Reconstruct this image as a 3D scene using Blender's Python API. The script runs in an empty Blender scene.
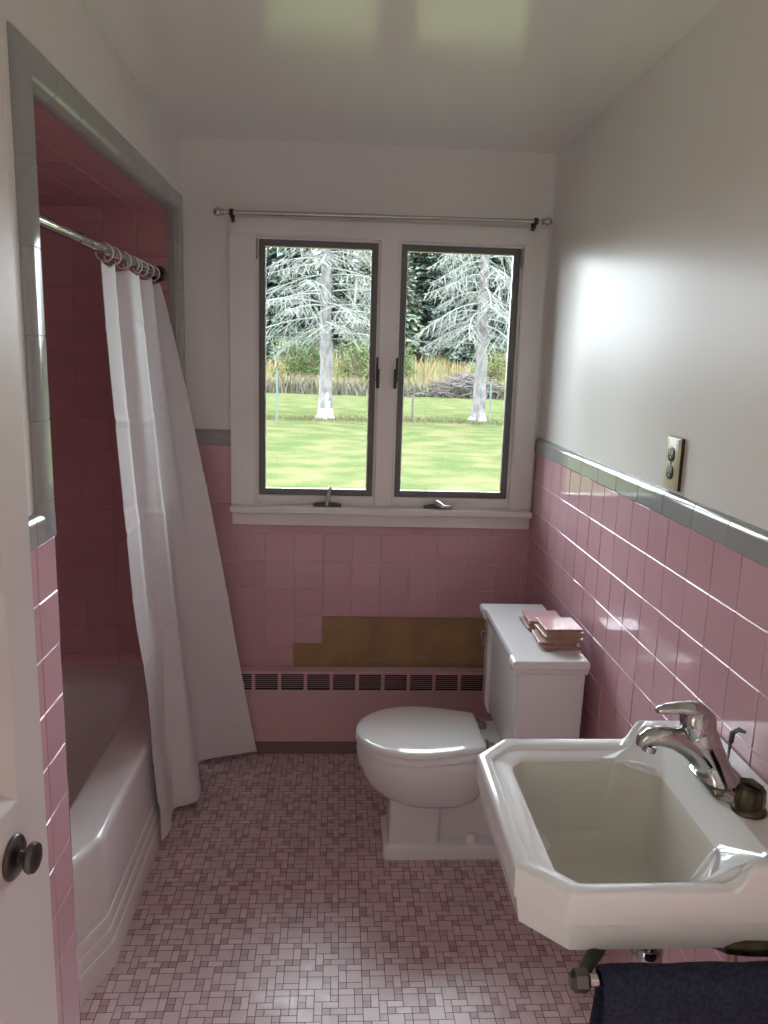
import bpy, bmesh, math, random
from mathutils import Vector, Matrix
random.seed(7)
PI = math.pi
S = bpy.context.scene
COL = S.collection

# ------------------------------------------------------------------ helpers
def tag(o, label=None, cat=None, group=None, kind=None):
    if label: o['label'] = label
    if cat: o['category'] = cat
    if group: o['group'] = group
    if kind: o['kind'] = kind
    return o

def thing(name, label, cat, loc=(0, 0, 0), group=None, kind=None):
    o = bpy.data.objects.new(name, None)
    o.empty_display_size = 0.05
    COL.objects.link(o)
    o.location = loc
    o['root_loc'] = list(loc)
    return tag(o, label, cat, group, kind)

def root_loc(o):
    while o.parent is not None:
        o = o.parent
    return Vector(o.get('root_loc', (0, 0, 0)))

def finish(bm, sharp=35.0, smooth=True):
    bm.normal_update()
    if smooth:
        a = math.radians(sharp)
        for f in bm.faces: f.smooth = True
        for e in bm.edges:
            if len(e.link_faces) == 2:
                e.smooth = e.calc_face_angle(0.0) < a
            else:
                e.smooth = True

def obj(name, bm, mats, parent=None, loc=None, sharp=35.0, smooth=True, bevel=0.0, recalc=True, kind=None, seg=2):
    """link bm (built in world coordinates) as ONE mesh object"""
    if recalc:
        bmesh.ops.recalc_face_normals(bm, faces=bm.faces)
    finish(bm, sharp, smooth)
    base = root_loc(parent) if parent is not None else Vector(loc if loc is not None else (0, 0, 0))
    if base.length > 0:
        bmesh.ops.translate(bm, verts=bm.verts, vec=-base)
    me = bpy.data.meshes.new(name)
    bm.to_mesh(me); bm.free()
    for m in (mats if isinstance(mats, (list, tuple)) else [mats]):
        me.materials.append(m)
    o = bpy.data.objects.new(name, me)
    COL.objects.link(o)
    if parent is not None:
        o.parent = parent
    else:
        o.location = base
        o['root_loc'] = list(base)
    if bevel > 0:
        b = o.modifiers.new('bevel', 'BEVEL')
        b.width = bevel; b.segments = seg; b.limit_method = 'ANGLE'; b.angle_limit = math.radians(40)
        b.harden_normals = False
    if kind: o['kind'] = kind
    return o

def del_tmp():
    for o in S.objects:
        if 'root_loc' in o: del o['root_loc']

def BM(): return bmesh.new()

def box(bm, x0, x1, y0, y1, z0, z1, mi=0):
    v = [bm.verts.new((x, y, z)) for z in (z0, z1) for y in (y0, y1) for x in (x0, x1)]
    for q in ((0, 2, 3, 1), (4, 5, 7, 6), (0, 1, 5, 4), (2, 6, 7, 3), (0, 4, 6, 2), (1, 3, 7, 5)):
        f = bm.faces.new([v[i] for i in q]); f.material_index = mi
    return v

def loft(bm, rings, closed=True, cap0=False, cap1=False, mi=0):
    R = [[bm.verts.new(p) for p in r] for r in rings]
    n = len(R[0])
    for a, b in zip(R, R[1:]):
        for i in range(n if closed else n - 1):
            j = (i + 1) % n
            f = bm.faces.new((a[i], a[j], b[j], b[i])); f.material_index = mi
    if cap0: bm.faces.new(R[0][::-1]).material_index = mi
    if cap1: bm.faces.new(R[-1]).material_index = mi
    return R

def frame_for(d, up=None):
    d = Vector(d).normalized()
    u = Vector(up) if up else (Vector((0, 0, 1)) if abs(d.z) < 0.9 else Vector((1, 0, 0)))
    a = d.cross(u).normalized(); b = a.cross(d).normalized()
    return a, b

def tube(bm, pts, rad, n=10, caps=True, sx=1.0, up=None, mi=0):
    pts = [Vector(p) for p in pts]
    if not isinstance(rad, (list, tuple)): rad = [rad] * len(pts)
    rings = []; pa = None
    for i, p in enumerate(pts):
        d = (pts[min(i + 1, len(pts) - 1)] - pts[max(i - 1, 0)])
        a, b = frame_for(d, up)
        if pa is not None and up is None:
            a = (pa - d.normalized() * pa.dot(d.normalized()))
            if a.length < 1e-6: a, b = frame_for(d)
            a.normalize(); b = a.cross(d.normalized())
        pa = a
        rings.append([p + (a * math.cos(t) * sx + b * math.sin(t)) * rad[i] for t in [2 * PI * k / n for k in range(n)]])
    return loft(bm, rings, True, caps, caps, mi)

def lathe(bm, prof, origin, axis=(0, 0, 1), n=24, mi=0, cap0=True, cap1=True):
    """prof: (r, h) pairs along axis"""
    o = Vector(origin); ax = Vector(axis).normalized(); a, b = frame_for(ax)
    rings = []
    for r, h in prof:
        r = max(r, 1e-5)
        rings.append([o + ax * h + (a * math.cos(t) + b * math.sin(t)) * r for t in [2 * PI * k / n for k in range(n)]])
    return loft(bm, rings, True, cap0, cap1, mi)

def sstep(a, b, x):
    t = min(1, max(0, (x - a) / (b - a))); return t * t * (3 - 2 * t)

def lerp(a, b, t): return a + (b - a) * t

def catmull(P, t):
    """P list of tuples, t in [0,1] -> interpolated"""
    n = len(P) - 1; x = min(max(t, 0), 1) * n; i = min(int(x), n - 1); u = x - i
    p0 = P[max(i - 1, 0)]; p1 = P[i]; p2 = P[i + 1]; p3 = P[min(i + 2, n)]
    return tuple(0.5 * (2 * b + (c - a) * u + (2 * a - 5 * b + 4 * c - d) * u * u + (3 * b - a - 3 * c + d) * u ** 3)
                 for a, b, c, d in zip(p0, p1, p2, p3))

# ------------------------------------------------------------------ materials
def new_mat(name):
    m = bpy.data.materials.new(name); m.use_nodes = True
    nt = m.node_tree; nt.nodes.clear()
    out = nt.nodes.new('ShaderNodeOutputMaterial')
    return m, nt, out

def pbr(name, col, rough=0.5, metal=0.0, spec=0.5, coat=0.0, var=0.0, vscale=8.0, bump=0.0, bscale=60.0, tone=False,
        rvar=0.0, col2=None, stretch=None, bdist=0.01, thresh=None, trans=0.0):
    m, nt, out = new_mat(name)
    N = nt.nodes.new; L = nt.links.new
    b = N('ShaderNodeBsdfPrincipled')
    b.inputs['Base Color'].default_value = (*col, 1)
    b.inputs['Roughness'].default_value = rough
    b.inputs['Metallic'].default_value = metal
    b.inputs['Specular IOR Level'].default_value = spec
    b.inputs['Coat Weight'].default_value = coat
    b.inputs['Coat Roughness'].default_value = 0.05
    L(b.outputs[0], out.inputs[0])
    tc = N('ShaderNodeTexCoord'); vec = tc.outputs['Object']
    if stretch:
        mp = N('ShaderNodeMapping'); mp.inputs['Scale'].default_value = stretch
        L(vec, mp.inputs[0]); vec = mp.outputs[0]
    src = None
    if var > 0 or col2:
        nz = N('ShaderNodeTexNoise'); nz.inputs['Scale'].default_value = vscale; nz.inputs['Detail'].default_value = 6
        L(vec, nz.inputs['Vector'])
        rp = N('ShaderNodeValToRGB')
        c2 = col2 if col2 else tuple(c * (1 - var) for c in col)
        lo, hi = thresh if thresh else (0.3, 0.7)
        rp.color_ramp.elements[0].position = lo; rp.color_ramp.elements[1].position = hi
        rp.color_ramp.elements[0].color = (*c2, 1); rp.color_ramp.elements[1].color = (*col, 1)
        L(nz.outputs['Fac'], rp.inputs[0]); src = rp.outputs[0]
    if tone:
        at = N('ShaderNodeAttribute'); at.attribute_name = 'tone'
        mx = N('ShaderNodeMix'); mx.data_type = 'RGBA'; mx.blend_type = 'MULTIPLY'; mx.inputs[0].default_value = 1
        if src: L(src, mx.inputs[6])
        else: mx.inputs[6].default_value = (*col, 1)
        L(at.outputs['Color'], mx.inputs[7]); src = mx.outputs[2]
    if src: L(src, b.inputs['Base Color'])
    if rvar > 0:
        nz2 = N('ShaderNodeTexNoise'); nz2.inputs['Scale'].default_value = vscale * 1.7; nz2.inputs['Detail'].default_value = 4
        L(vec, nz2.inputs['Vector'])
        mr = N('ShaderNodeMapRange'); mr.inputs[3].default_value = max(0.02, rough - rvar); mr.inputs[4].default_value = rough + rvar
        mr.inputs[1].default_value = 0.3; mr.inputs[2].default_value = 0.7
        L(nz2.outputs['Fac'], mr.inputs[0]); L(mr.outputs[0], b.inputs['Roughness'])
    if bump > 0:
        nb = N('ShaderNodeTexNoise'); nb.inputs['Scale'].default_value = bscale; nb.inputs['Detail'].default_value = 3
        L(vec, nb.inputs['Vector'])
        bp = N('ShaderNodeBump'); bp.inputs['Strength'].default_value = bump; bp.inputs['Distance'].default_value = bdist
        L(nb.outputs['Fac'], bp.inputs['Height']); L(bp.outputs[0], b.inputs['Normal'])
    if trans > 0:
        tr = N('ShaderNodeBsdfTranslucent'); tr.inputs[0].default_value = (*col, 1)
        ms = N('ShaderNodeMixShader'); ms.inputs[0].default_value = trans
        if src: L(src, tr.inputs[0])
        L(b.outputs[0], ms.inputs[1]); L(tr.outputs[0], ms.inputs[2]); L(ms.outputs[0], out.inputs[0])
    return m

def glass_mat(name):
    m, nt, out = new_mat(name); N = nt.nodes.new; L = nt.links.new
    t = N('ShaderNodeBsdfTransparent'); t.inputs[0].default_value = (0.97, 0.985, 0.975, 1)
    g = N('ShaderNodeBsdfGlossy'); g.inputs['Roughness'].default_value = 0.0
    fr = N('ShaderNodeFresnel'); fr.inputs[0].default_value = 1.3
    mx = N('ShaderNodeMixShader')
    L(fr.outputs[0], mx.inputs[0]); L(t.outputs[0], mx.inputs[1]); L(g.outputs[0], mx.inputs[2]); L(mx.outputs[0], out.inputs[0])
    return m

PINK = (0.60, 0.365, 0.41)
M = {}
M['plaster'] = pbr('wall_paint', (0.80, 0.785, 0.765), 0.28, spec=0.10, var=0.03, vscale=3, bump=0.05, bscale=5, bdist=0.01)
M['ceiling'] = pbr('ceiling_paint', (0.84, 0.845, 0.80), 0.17, spec=0.6, var=0.02, vscale=2, bump=0.05, bscale=5, bdist=0.01)
M['tile'] = pbr('pink_glazed_tile', PINK, 0.10, spec=0.5, tone=True, bump=0.02, bscale=25, bdist=0.004)
M['tile_shaded'] = pbr('shaded_pink_tile', (0.60, 0.34, 0.37), 0.12, spec=0.4, tone=True)  # the pink tile again, alcove shade put into a slightly redder colour
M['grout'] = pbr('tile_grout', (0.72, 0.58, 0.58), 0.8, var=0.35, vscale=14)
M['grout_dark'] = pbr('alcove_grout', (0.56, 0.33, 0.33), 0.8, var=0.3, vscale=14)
M['board'] = pbr('brown_wallboard', (0.42, 0.285, 0.145), 0.75, col2=(0.31, 0.20, 0.10), vscale=9, bump=0.4, bscale=22, bdist=0.004)
M['adhesive'] = pbr('adhesive_smear', (0.42, 0.33, 0.22), 0.7, var=0.3, vscale=30)
M['grey_tile'] = pbr('grey_glazed_tile', (0.35, 0.365, 0.36), 0.10, spec=0.55, tone=True)
M['mosaic'] = pbr('floor_mosaic', (1, 1, 1), 0.30, spec=0.45, tone=True, bump=0.05, bscale=90, bdist=0.002, rvar=0.06, vscale=9)
M['floor_grout'] = pbr('floor_grout', (0.17, 0.10, 0.105), 0.8, var=0.3, vscale=10)
M['trim_white'] = pbr('white_woodwork', (0.80, 0.775, 0.76), 0.28, spec=0.5, var=0.03, vscale=5, bump=0.04, bscale=20)
M['door_white'] = pbr('door_paint', (0.70, 0.675, 0.66), 0.33, var=0.04, vscale=4, bump=0.05, bscale=18)
M['porcelain'] = pbr('white_porcelain', (0.76, 0.77, 0.785), 0.08, spec=0.6, var=0.02, vscale=4)
M['seat'] = pbr('seat_enamel', (0.84, 0.845, 0.85), 0.10, spec=0.6)
M['bowl_shaded'] = pbr('basin_shaded_glaze', (0.62, 0.605, 0.555), 0.25, spec=0.5, var=0.05, vscale=5)  # grey-olive bowl tone: the hollow's shade put into the colour
M['tub'] = pbr('tub_enamel', (0.80, 0.79, 0.785), 0.12, spec=0.55, var=0.03, vscale=4)
M['chrome'] = pbr('chrome', (0.50, 0.49, 0.49), 0.09, metal=1.0, var=0.15, vscale=20, rvar=0.05)
M['nickel'] = pbr('brushed_nickel', (0.55, 0.52, 0.49), 0.25, metal=1.0)
M['dark_metal'] = pbr('dark_bronze_metal', (0.05, 0.045, 0.04), 0.35, metal=0.6)
M['pewter'] = pbr('antique_pewter', (0.14, 0.13, 0.125), 0.28, metal=1.0)
M['sash'] = pbr('grey_window_sash', (0.17, 0.175, 0.17), 0.45, var=0.2, vscale=10)
M['glass'] = glass_mat('window_glass')
M['brown_knob'] = pbr('tarnished_brass', (0.10, 0.085, 0.05), 0.3, metal=0.7, col2=(0.03, 0.025, 0.02), vscale=60)
M['heater'] = pbr('heater_pink_paint', (0.66, 0.435, 0.46), 0.33, var=0.04, vscale=5)
M['heater_in'] = pbr('heater_inside', (0.03, 0.028, 0.028), 0.8)
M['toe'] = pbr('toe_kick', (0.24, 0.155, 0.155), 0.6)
M['curtain'] = pbr('white_curtain_cloth', (0.84, 0.82, 0.835), 0.55, spec=0.3, trans=0.22, bump=0.05, bscale=300, bdist=0.001)
M['ring'] = pbr('white_plastic', (0.82, 0.80, 0.78), 0.3)
M['towel'] = pbr('navy_terry', (0.020, 0.023, 0.044), 0.95, spec=0.1, col2=(0.045, 0.050, 0.082), vscale=160, bump=1.0, bscale=420, bdist=0.004)
M['ivory'] = pbr('ivory_plate', (0.66, 0.64, 0.42), 0.3)
M['brown_plastic'] = pbr('brown_bakelite', (0.02, 0.013, 0.010), 0.5)
M['brass'] = pbr('contact_brass', (0.6, 0.5, 0.3), 0.35, metal=0.9)
M['tile_back'] = pbr('tile_biscuit', (0.42, 0.27, 0.19), 0.85, var=0.4, vscale=40)
M['loose_glaze'] = pbr('loose_pink_glaze', (0.70, 0.46, 0.48), 0.10, spec=0.6)
M['lawn'] = pbr('lawn_grass', (0.146, 0.144, 0.074), 1.0, spec=0.0, col2=(0.084, 0.114, 0.044), vscale=1.1, bump=0.7, bscale=9, bdist=0.1, thresh=(0.4, 0.62))
M['blade'] = pbr('grass_blade', (0.30, 0.36, 0.12), 0.8, spec=0.2, tone=True)
M['field'] = pbr('meadow_soil', (0.13, 0.11, 0.05), 0.9, col2=(0.08, 0.07, 0.03), vscale=0.6)
M['straw'] = pbr('meadow_grass', (0.4, 0.4, 0.4), 0.8, spec=0.1, tone=True)
M['bark'] = pbr('spruce_bark', (0.22, 0.205, 0.20), 0.9, col2=(0.10, 0.088, 0.085), vscale=5, bump=1.0, bscale=12, bdist=0.05, stretch=(1, 1, 0.5), thresh=(0.35, 0.6))
M['scar'] = pbr('bare_pale_wood', (0.42, 0.39, 0.37), 0.8, var=0.2, vscale=6)
M['lichen'] = pbr('lichen_twigs', (0.33, 0.35, 0.31), 0.9, col2=(0.19, 0.195, 0.18), vscale=1.5)
M['brush'] = pbr('dead_brush', (0.18, 0.155, 0.145), 0.9, var=0.5, vscale=2)
M['trunk'] = pbr('dark_trunk', (0.14, 0.11, 0.09), 0.9, var=0.4, vscale=5)
M['fir'] = pbr('fir_needles', (0.42, 0.42, 0.42), 0.7, spec=0.2, tone=True, trans=0.25)
M['leaf'] = pbr('shrub_leaves', (0.4, 0.4, 0.4), 0.6, spec=0.3, tone=True, trans=0.35)
M['stake'] = pbr('green_stake_paint', (0.085, 0.15, 0.13), 0.6)
M['wire'] = pbr('black_cable', (0.03, 0.03, 0.03), 0.5)
OUT_K = 0.51      # outdoor colours dimmed to balance the bright sky against the room
for k_ in ('lawn', 'straw', 'field', 'bark', 'scar', 'lichen', 'brush', 'trunk', 'fir', 'leaf', 'stake'):
    for n_ in M[k_].node_tree.nodes:
        if n_.type == 'VALTORGB':
            for e_ in n_.color_ramp.elements: e_.color = (*[c * OUT_K for c in e_.color[:3]], 1)
        elif n_.type == 'BSDF_PRINCIPLED': n_.inputs['Base Color'].default_value = (*[c * OUT_K for c in n_.inputs['Base Color'].default_value[:3]], 1)
        elif n_.type == 'BSDF_TRANSLUCENT': n_.inputs[0].default_value = (*[c * OUT_K for c in n_.inputs[0].default_value[:3]], 1)
        elif n_.type == 'MIX': n_.inputs[6].default_value = (*[c * OUT_K for c in n_.inputs[6].default_value[:3]], 1)
M['hall'] = pbr('hall_paint', (0.72, 0.68, 0.62), 0.6)

# ------------------------------------------------------------------ measured room
SKY, EXPO, HALL_FILL = 11.5, 0.56, 46.0
H = 1.527                      # camera height
XR, XRP = 0.735, 0.745         # right wall: tile face, plaster
XL, XLP = -0.547, -0.559       # left wall: tile face, plaster
YB, YBP = 2.896, 2.906         # back wall
ZC = 2.24
TS = 0.1085
ZT = 1.195                     # top of pink tile
ZTL = 1.168                    # the same on the left wall
YF = -0.95
AY0, AY1 = 1.543, 2.800        # alcove ends
AZ = 1.984                     # alcove soffit
AX = -1.325                    # alcove long wall

def frange(a, b, s):
    r = []
    while a < b - 1e-6: r.append(a); a += s
    return r

def grid_bounds(lo, hi, anchor, step):
    k = math.floor((lo - anchor) / step) - 1
    out = [lo]
    x = anchor + k * step
    while x < hi - 0.004:
        if x > lo + 0.004: out.append(x)
        x += step
    out.append(hi)
    return out

def relief(name, O, U, V, ub, vb, mats, parent=None, g=0.0009, bev=0.0016, dep=0.0014, tilt=0.0003, tonev=0.06,
           exposed=None, skip=None, kind='structure', label=None, cat=None, seed=1):
    """connected sheet of tiles: O + U*u + V*v, normal U x V; ub, vb tile edges"""
    rnd = random.Random(seed)
    O, U, V = Vector(O), Vector(U).normalized(), Vector(V).normalized(); Nn = U.cross(V)
    def coords(b):
        c = []
        for i, x in enumerate(b):
            if i > 0: c += [(x - g - bev, i - 1, 'in'), (x - g, -1, 'gr')]
            if i < len(b) - 1: c += [(x + g, -1, 'gr'), (x + g + bev, i, 'in')]
        return c
    cu, cv = coords(ub), coords(vb)
    tl = {}
    def T(i, j):
        if (i, j) not in tl: tl[(i, j)] = (rnd.uniform(-1, 1) * tilt, rnd.uniform(-1, 1) * tilt, rnd.uniform(-1, 1) * tilt * 0.5, 1 - rnd.random() * tonev)
        return tl[(i, j)]
    bm = BM(); lay = bm.loops.layers.float_color.new('tone')
    def cellidx(b, x):
        for i in range(len(b) - 1):
            if b[i] <= x <= b[i + 1]: return i
        return 0 if x < b[0] else len(b) - 2
    grid = []
    for (x, i, k1) in cu:
        row = []
        for (y, j, k2) in cv:
            ii, jj = cellidx(ub, x), cellidx(vb, y)
            ex = exposed and exposed(ub[ii] * .5 + ub[ii + 1] * .5, vb[jj] * .5 + vb[jj + 1] * .5)
            if ex: d = -0.009
            elif k1 == 'in' and k2 == 'in':
                a, b_, c, _ = T(i, j)
                fu = (x - ub[i]) / (ub[i + 1] - ub[i]) - .5; fv = (y - vb[j]) / (vb[j + 1] - vb[j]) - .5
                d = 2 * a * fu + 2 * b_ * fv + c
            else: d = -dep
            row.append(bm.verts.new(O + U * x + V * y + Nn * d))
        grid.append(row)
    for a in range(len(cu) - 1):
        for b in range(len(cv) - 1):
            xm = (cu[a][0] + cu[a + 1][0]) / 2; ym = (cv[b][0] + cv[b + 1][0]) / 2
            ii, jj = cellidx(ub, xm), cellidx(vb, ym)
            if skip and skip(xm, ym): continue
            f = bm.faces.new((grid[a][b], grid[a + 1][b], grid[a + 1][b + 1], grid[a][b + 1]))
            gr = (cu[a][2] == 'gr' and cu[a + 1][2] == 'gr') or (cv[b][2] == 'gr' and cv[b + 1][2] == 'gr')
            ex = exposed and exposed(ub[ii] * .5 + ub[ii + 1] * .5, vb[jj] * .5 + vb[jj + 1] * .5)
            f.material_index = 2 if ex else (1 if gr else 0)
            t = T(ii, jj)[3] if not gr else 1.0
            for l in f.loops: l[lay] = (t, t, t, 1)
    o = obj(name, bm, mats, parent, recalc=False, smooth=False, kind=kind)
    return tag(o, label, cat)

def plane_holes(bm, O, U, V, ub, vb, hole=None, mi=0):
    O, U, V = Vector(O), Vector(U), Vector(V)
    g = [[bm.verts.new(O + U * x + V * y) for y in vb] for x in ub]
    for a in range(len(ub) - 1):
        for b in range(len(vb) - 1):
            if hole and hole((ub[a] + ub[a + 1]) / 2, (vb[b] + vb[b + 1]) / 2): continue
            bm.faces.new((g[a][b], g[a + 1][b], g[a + 1][b + 1], g[a][b + 1])).material_index = mi
    for v in [v for v in bm.verts if not v.link_faces]: bm.verts.remove(v)

def wall(name, O, U, V, ub, vb, mat, label, hole=None, thick=0.08, cat='wall'):
    bm = BM(); plane_holes(bm, O, U, V, ub, vb, hole)
    o = obj(name, bm, mat, smooth=False, recalc=False, kind='structure')
    if thick:
        s = o.modifiers.new('thickness', 'SOLIDIFY'); s.thickness = thick; s.offset = -1
    return tag(o, label, cat)

# ------------------------------------------------------------------ room shell
WX0, WX1, WZ0, WZ1 = -0.303, 0.650, 0.985, 1.932    # window opening
wall_back = wall('wall_back', (0, YBP, 0), (1, 0, 0), (0, 0, 1), [XLP, WX0, WX1, XRP], [0, WZ0, WZ1, ZC], M['plaster'],
                 'pale plaster wall with the twin window above pink tile', hole=lambda u, v: WX0 < u < WX1 and WZ0 < v < WZ1, thick=0.10)
wall_right = wall('wall_right', (XRP, 0, 0), (0, -1, 0), (0, 0, 1), [-YBP, -YF], [0, ZC], M['plaster'],
                  'pale glossy plaster wall on the right above pink wainscot')
wall_left = wall('wall_left', (XLP, 0, 0), (0, 1, 0), (0, 0, 1), [YF, -0.46, 0.26, AY0 - 0.004, AY1 + 0.004, YBP], [0, AZ + 0.004, 2.03, ZC], M['plaster'],
                 'pale plaster wall on the left around the tub alcove', hole=lambda u, v: (AY0 < u < AY1 and v < AZ + 0.004) or (-0.46 < u < 0.26 and v < 2.03), thick=0.06)
wall_front = wall('wall_front', (0, YF, 0), (-1, 0, 0), (0, 0, 1), [-XRP, -XLP], [0, ZC], M['plaster'], 'pale plaster wall behind the viewpoint')
ceiling = wall('ceiling', (0, 0, ZC), (1, 0, 0), (0, -1, 0), [XLP, XRP], [-YBP, -YF], M['ceiling'], 'glossy off-white ceiling reflecting the window', cat='ceiling')

# alcove
_ab = grid_bounds(AX - 0.006, XLP - 0.02, -0.578, 0.1075)
relief('wall_alcove_end', (0, AY1, 0), (1, 0, 0), (0, 0, 1), _ab, grid_bounds(0.33, AZ + 0.006, 1.944, TS), [M['tile_shaded'], M['grout_dark']], label='pink tiled end wall of the tub alcove', cat='wall', seed=3, tonev=0.10)
relief('wall_alcove_long', (AX, 0, 0), (0, -1, 0), (0, 0, 1), grid_bounds(-AY1 - 0.006, -AY0 + 0.006, -AY1, TS), grid_bounds(0.33, AZ + 0.006, 1.944, TS), [M['tile_shaded'], M['grout_dark']], label='pink tiled long wall of the tub alcove', cat='wall', seed=4)
relief('wall_alcove_near', (0, AY0, 0), (-1, 0, 0), (0, 0, 1), grid_bounds(-XLP + 0.02, -AX + 0.006, 0.578, 0.1075), grid_bounds(0.33, AZ + 0.006, 1.944, TS), [M['tile_shaded'], M['grout_dark']], label='pink tiled near wall of the tub alcove', cat='wall', seed=5)
relief('ceiling_alcove', (0, 0, AZ), (1, 0, 0), (0, -1, 0), _ab, grid_bounds(-AY1 - 0.006, -AY0 + 0.006, -AY1, TS), [M['tile_shaded'], M['grout_dark']], label='pink tiled soffit over the bathtub', cat='ceiling', seed=6, tilt=0.0006)
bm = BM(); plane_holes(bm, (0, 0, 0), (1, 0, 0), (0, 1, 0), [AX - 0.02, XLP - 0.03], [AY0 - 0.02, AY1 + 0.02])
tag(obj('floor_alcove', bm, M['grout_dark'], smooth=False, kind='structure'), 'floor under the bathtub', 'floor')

# floor mosaic: 8 x 8 unit block, decoded from the tiles
PAT = ["AA1CCDDE",
       "FFBGHDDI",
       "FFBJHKLL",
       "MNOPPKQM",
       "RSSPPTUU",
       "VWWXYYUU",
       "VWWZaabc",
       "deeZaagc"]
U0 = 0.0195; FX0, FY0 = 0.0245, 1.835
def floor_mesh():
    rnd = random.Random(11)
    c0 = math.floor((XLP - 0.09 - FX0) / U0); c1 = math.ceil((XRP - FX0) / U0)
    r0 = math.floor((FY0 - YBP) / U0); r1 = math.ceil((FY0 - YF) / U0)
    # letter per unit; unique id per tile by flood over equal letters
    def letter(r, c): return PAT[r % 8][c % 8]
    # Row/col 'Z' is the upright rectangle in column 3 rows 6-7
    ids = {}; tone = {}; nid = 0
    for r in range(r0, r1):
        for c in range(c0, c1):
            if (r, c) in ids: continue
            L = letter(r, c); nid += 1; st = [(r, c)]
            while st:
                q = st.pop()
                if q in ids or not (r0 <= q[0] < r1 and c0 <= q[1] < c1) or letter(*q) != L: continue
                ids[q] = nid
                st += [(q[0] + 1, q[1]), (q[0] - 1, q[1]), (q[0], q[1] + 1), (q[0], q[1] - 1)]
            n = sum(1 for rr in PAT for ch in rr if ch == L)
            if n == 1:
                k = rnd.choice([0.84, 0.92, 1.0, 1.08]); col = (0.52 * k, 0.36 * k, 0.375 * k)
            elif n == 2:
                k = rnd.uniform(0.88, 1.06); col = (0.655 * k, 0.505 * k, 0.52 * k)
            else:
                k = rnd.uniform(0.90, 1.04); col = (0.63 * k, 0.485 * k, 0.50 * k)
            tone[nid] = col
    g = 0.00095
    xs = []; 
    for c in range(c0, c1 + 1): xs += [(FX0 + c * U0 - g), (FX0 + c * U0 + g)]
    ys = []
    for r in range(r0, r1 + 1): ys += [(FY0 - r * U0 + g), (FY0 - r * U0 - g)]
    bm = BM(); lay = bm.loops.layers.float_color.new('tone')
    G = [[None] * len(ys) for _ in xs]
    for i, x in enumerate(xs):
        for j, y in enumerate(ys): G[i][j] = bm.verts.new((x, y, 0))
    for i in range(len(xs) - 1):
        for j in range(len(ys) - 1):
            ci, gi = divmod(i - 1, 2); cj, gj = divmod(j - 1, 2)   # gi==0 -> inside unit ci ; gi==1 -> joint after unit ci
            c = c0 + ci; r = r0 + cj
            def idt(rr, cc): return ids.get((rr, cc))
            if gi == 0 and gj == 0: t = idt(r, c)
            elif gi == 1 and gj == 0: t = idt(r, c) if idt(r, c) == idt(r, c + 1) else None
            elif gi == 0 and gj == 1: t = idt(r, c) if idt(r, c) == idt(r + 1, c) else None
            else: t = idt(r, c) if idt(r, c) == idt(r, c + 1) == idt(r + 1, c) == idt(r + 1, c + 1) else None
            f = bm.faces.new((G[i][j], G[i][j + 1], G[i + 1][j + 1], G[i + 1][j]))
            f.material_index = 0 if t else 1
            col = tone.get(t, (1, 1, 1))
            for l in f.loops: l[lay] = (*col, 1)
    o = obj('floor', bm, [M['mosaic'], M['floor_grout']], smooth=False, recalc=False, kind='structure')
    tag(o, 'small pink and mauve mosaic tile floor', 'floor')
floor_mesh()

# tile wainscots
def sub_structure(o, parent):
    o.parent = parent; return o
rt = relief('tile_wainscot', (XR, 0, 0), (0, -1, 0), (0, 0, 1), grid_bounds(-YB, -YF, -1.8925, TS), grid_bounds(0.0, ZT, ZT, TS), [M['tile'], M['grout']], wall_right, seed=21, tilt=0.00035)
def exposed(u, v):
    if not (ZT - 8 * TS < v < ZT - 6 * TS): return False
    if v > ZT - 7 * TS: return -0.0493 < u < 0.6015
    return -0.158 < u < 0.6015
bt = relief('tile_wainscot', (0, YB, 0), (1, 0, 0), (0, 0, 1), grid_bounds(XL - 0.004, XR + 0.002, -0.1578, TS), grid_bounds(0.0, ZT - 2 * TS, ZT, TS), [M['tile'], M['grout'], M['board']], wall_back, seed=22, exposed=exposed)
relief('tile_strip', (0, YB, 0), (1, 0, 0), (0, 0, 1), grid_bounds(XL - 0.004, -0.36, -0.1578, TS), [ZT - 2 * TS, ZT - TS, ZT], [M['tile'], M['grout']], wall_back, seed=23)
relief('tile_wainscot', (XL, 0, 0), (0, 1, 0), (0, 0, 1), grid_bounds(0.27, AY0 - 0.012, 1.432, TS), grid_bounds(0.0, ZTL, ZTL, TS), [M['tile'], M['grout']], wall_left, seed=24)
# rounded pink edge tiles of the near jamb below the cap, and the return
bm = BM(); lay = bm.loops.layers.float_color.new('tone')
prof = [(XL, AY0 - 0.012)] + [(XL - 0.012 + 0.012 * math.cos(a), AY0 - 0.012 + 0.012 * math.sin(a)) for a in (PI / 6, PI / 3, PI / 2)] + [(XL - 0.06, AY0)]
loft(bm, [[(x, y, z) for x, y in prof] for z in [0.0] + [ZTL - k * TS for k in range(10, -1, -1)] if z >= 0], closed=False)
for f in bm.faces:
    for l in f.loops: l[lay] = (0.97, 0.97, 0.97, 1)
obj('edge_tile', bm, M['tile'], wall_left, recalc=False, kind='structure')
# leftover adhesive smears on the bare board
for (u, v, w, h) in ((0.02, 0.505, 0.03, 0.006), (0.16, 0.365, 0.05, 0.012), (0.21, 0.36, 0.02, 0.02), (0.35, 0.38, 0.04, 0.008), (0.06, 0.37, 0.012, 0.03), (0.13, 0.46, 0.01, 0.012), (0.49, 0.37, 0.05, 0.01)):
    bm = BM(); n = 9
    pts = [(u + math.cos(2 * PI * k / n) * w * random.uniform(.5, 1), YB + 0.0075, v + math.sin(2 * PI * k / n) * h * random.uniform(.5, 1)) for k in range(n)]
    c = bm.verts.new((u, YB + 0.0055, v)); vs = [bm.verts.new(p) for p in pts]
    for k in range(n): bm.faces.new((c, vs[k], vs[(k + 1) % n]))
    o = obj('adhesive_smear', bm, M['adhesive'], wall_back, kind='structure')

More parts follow.
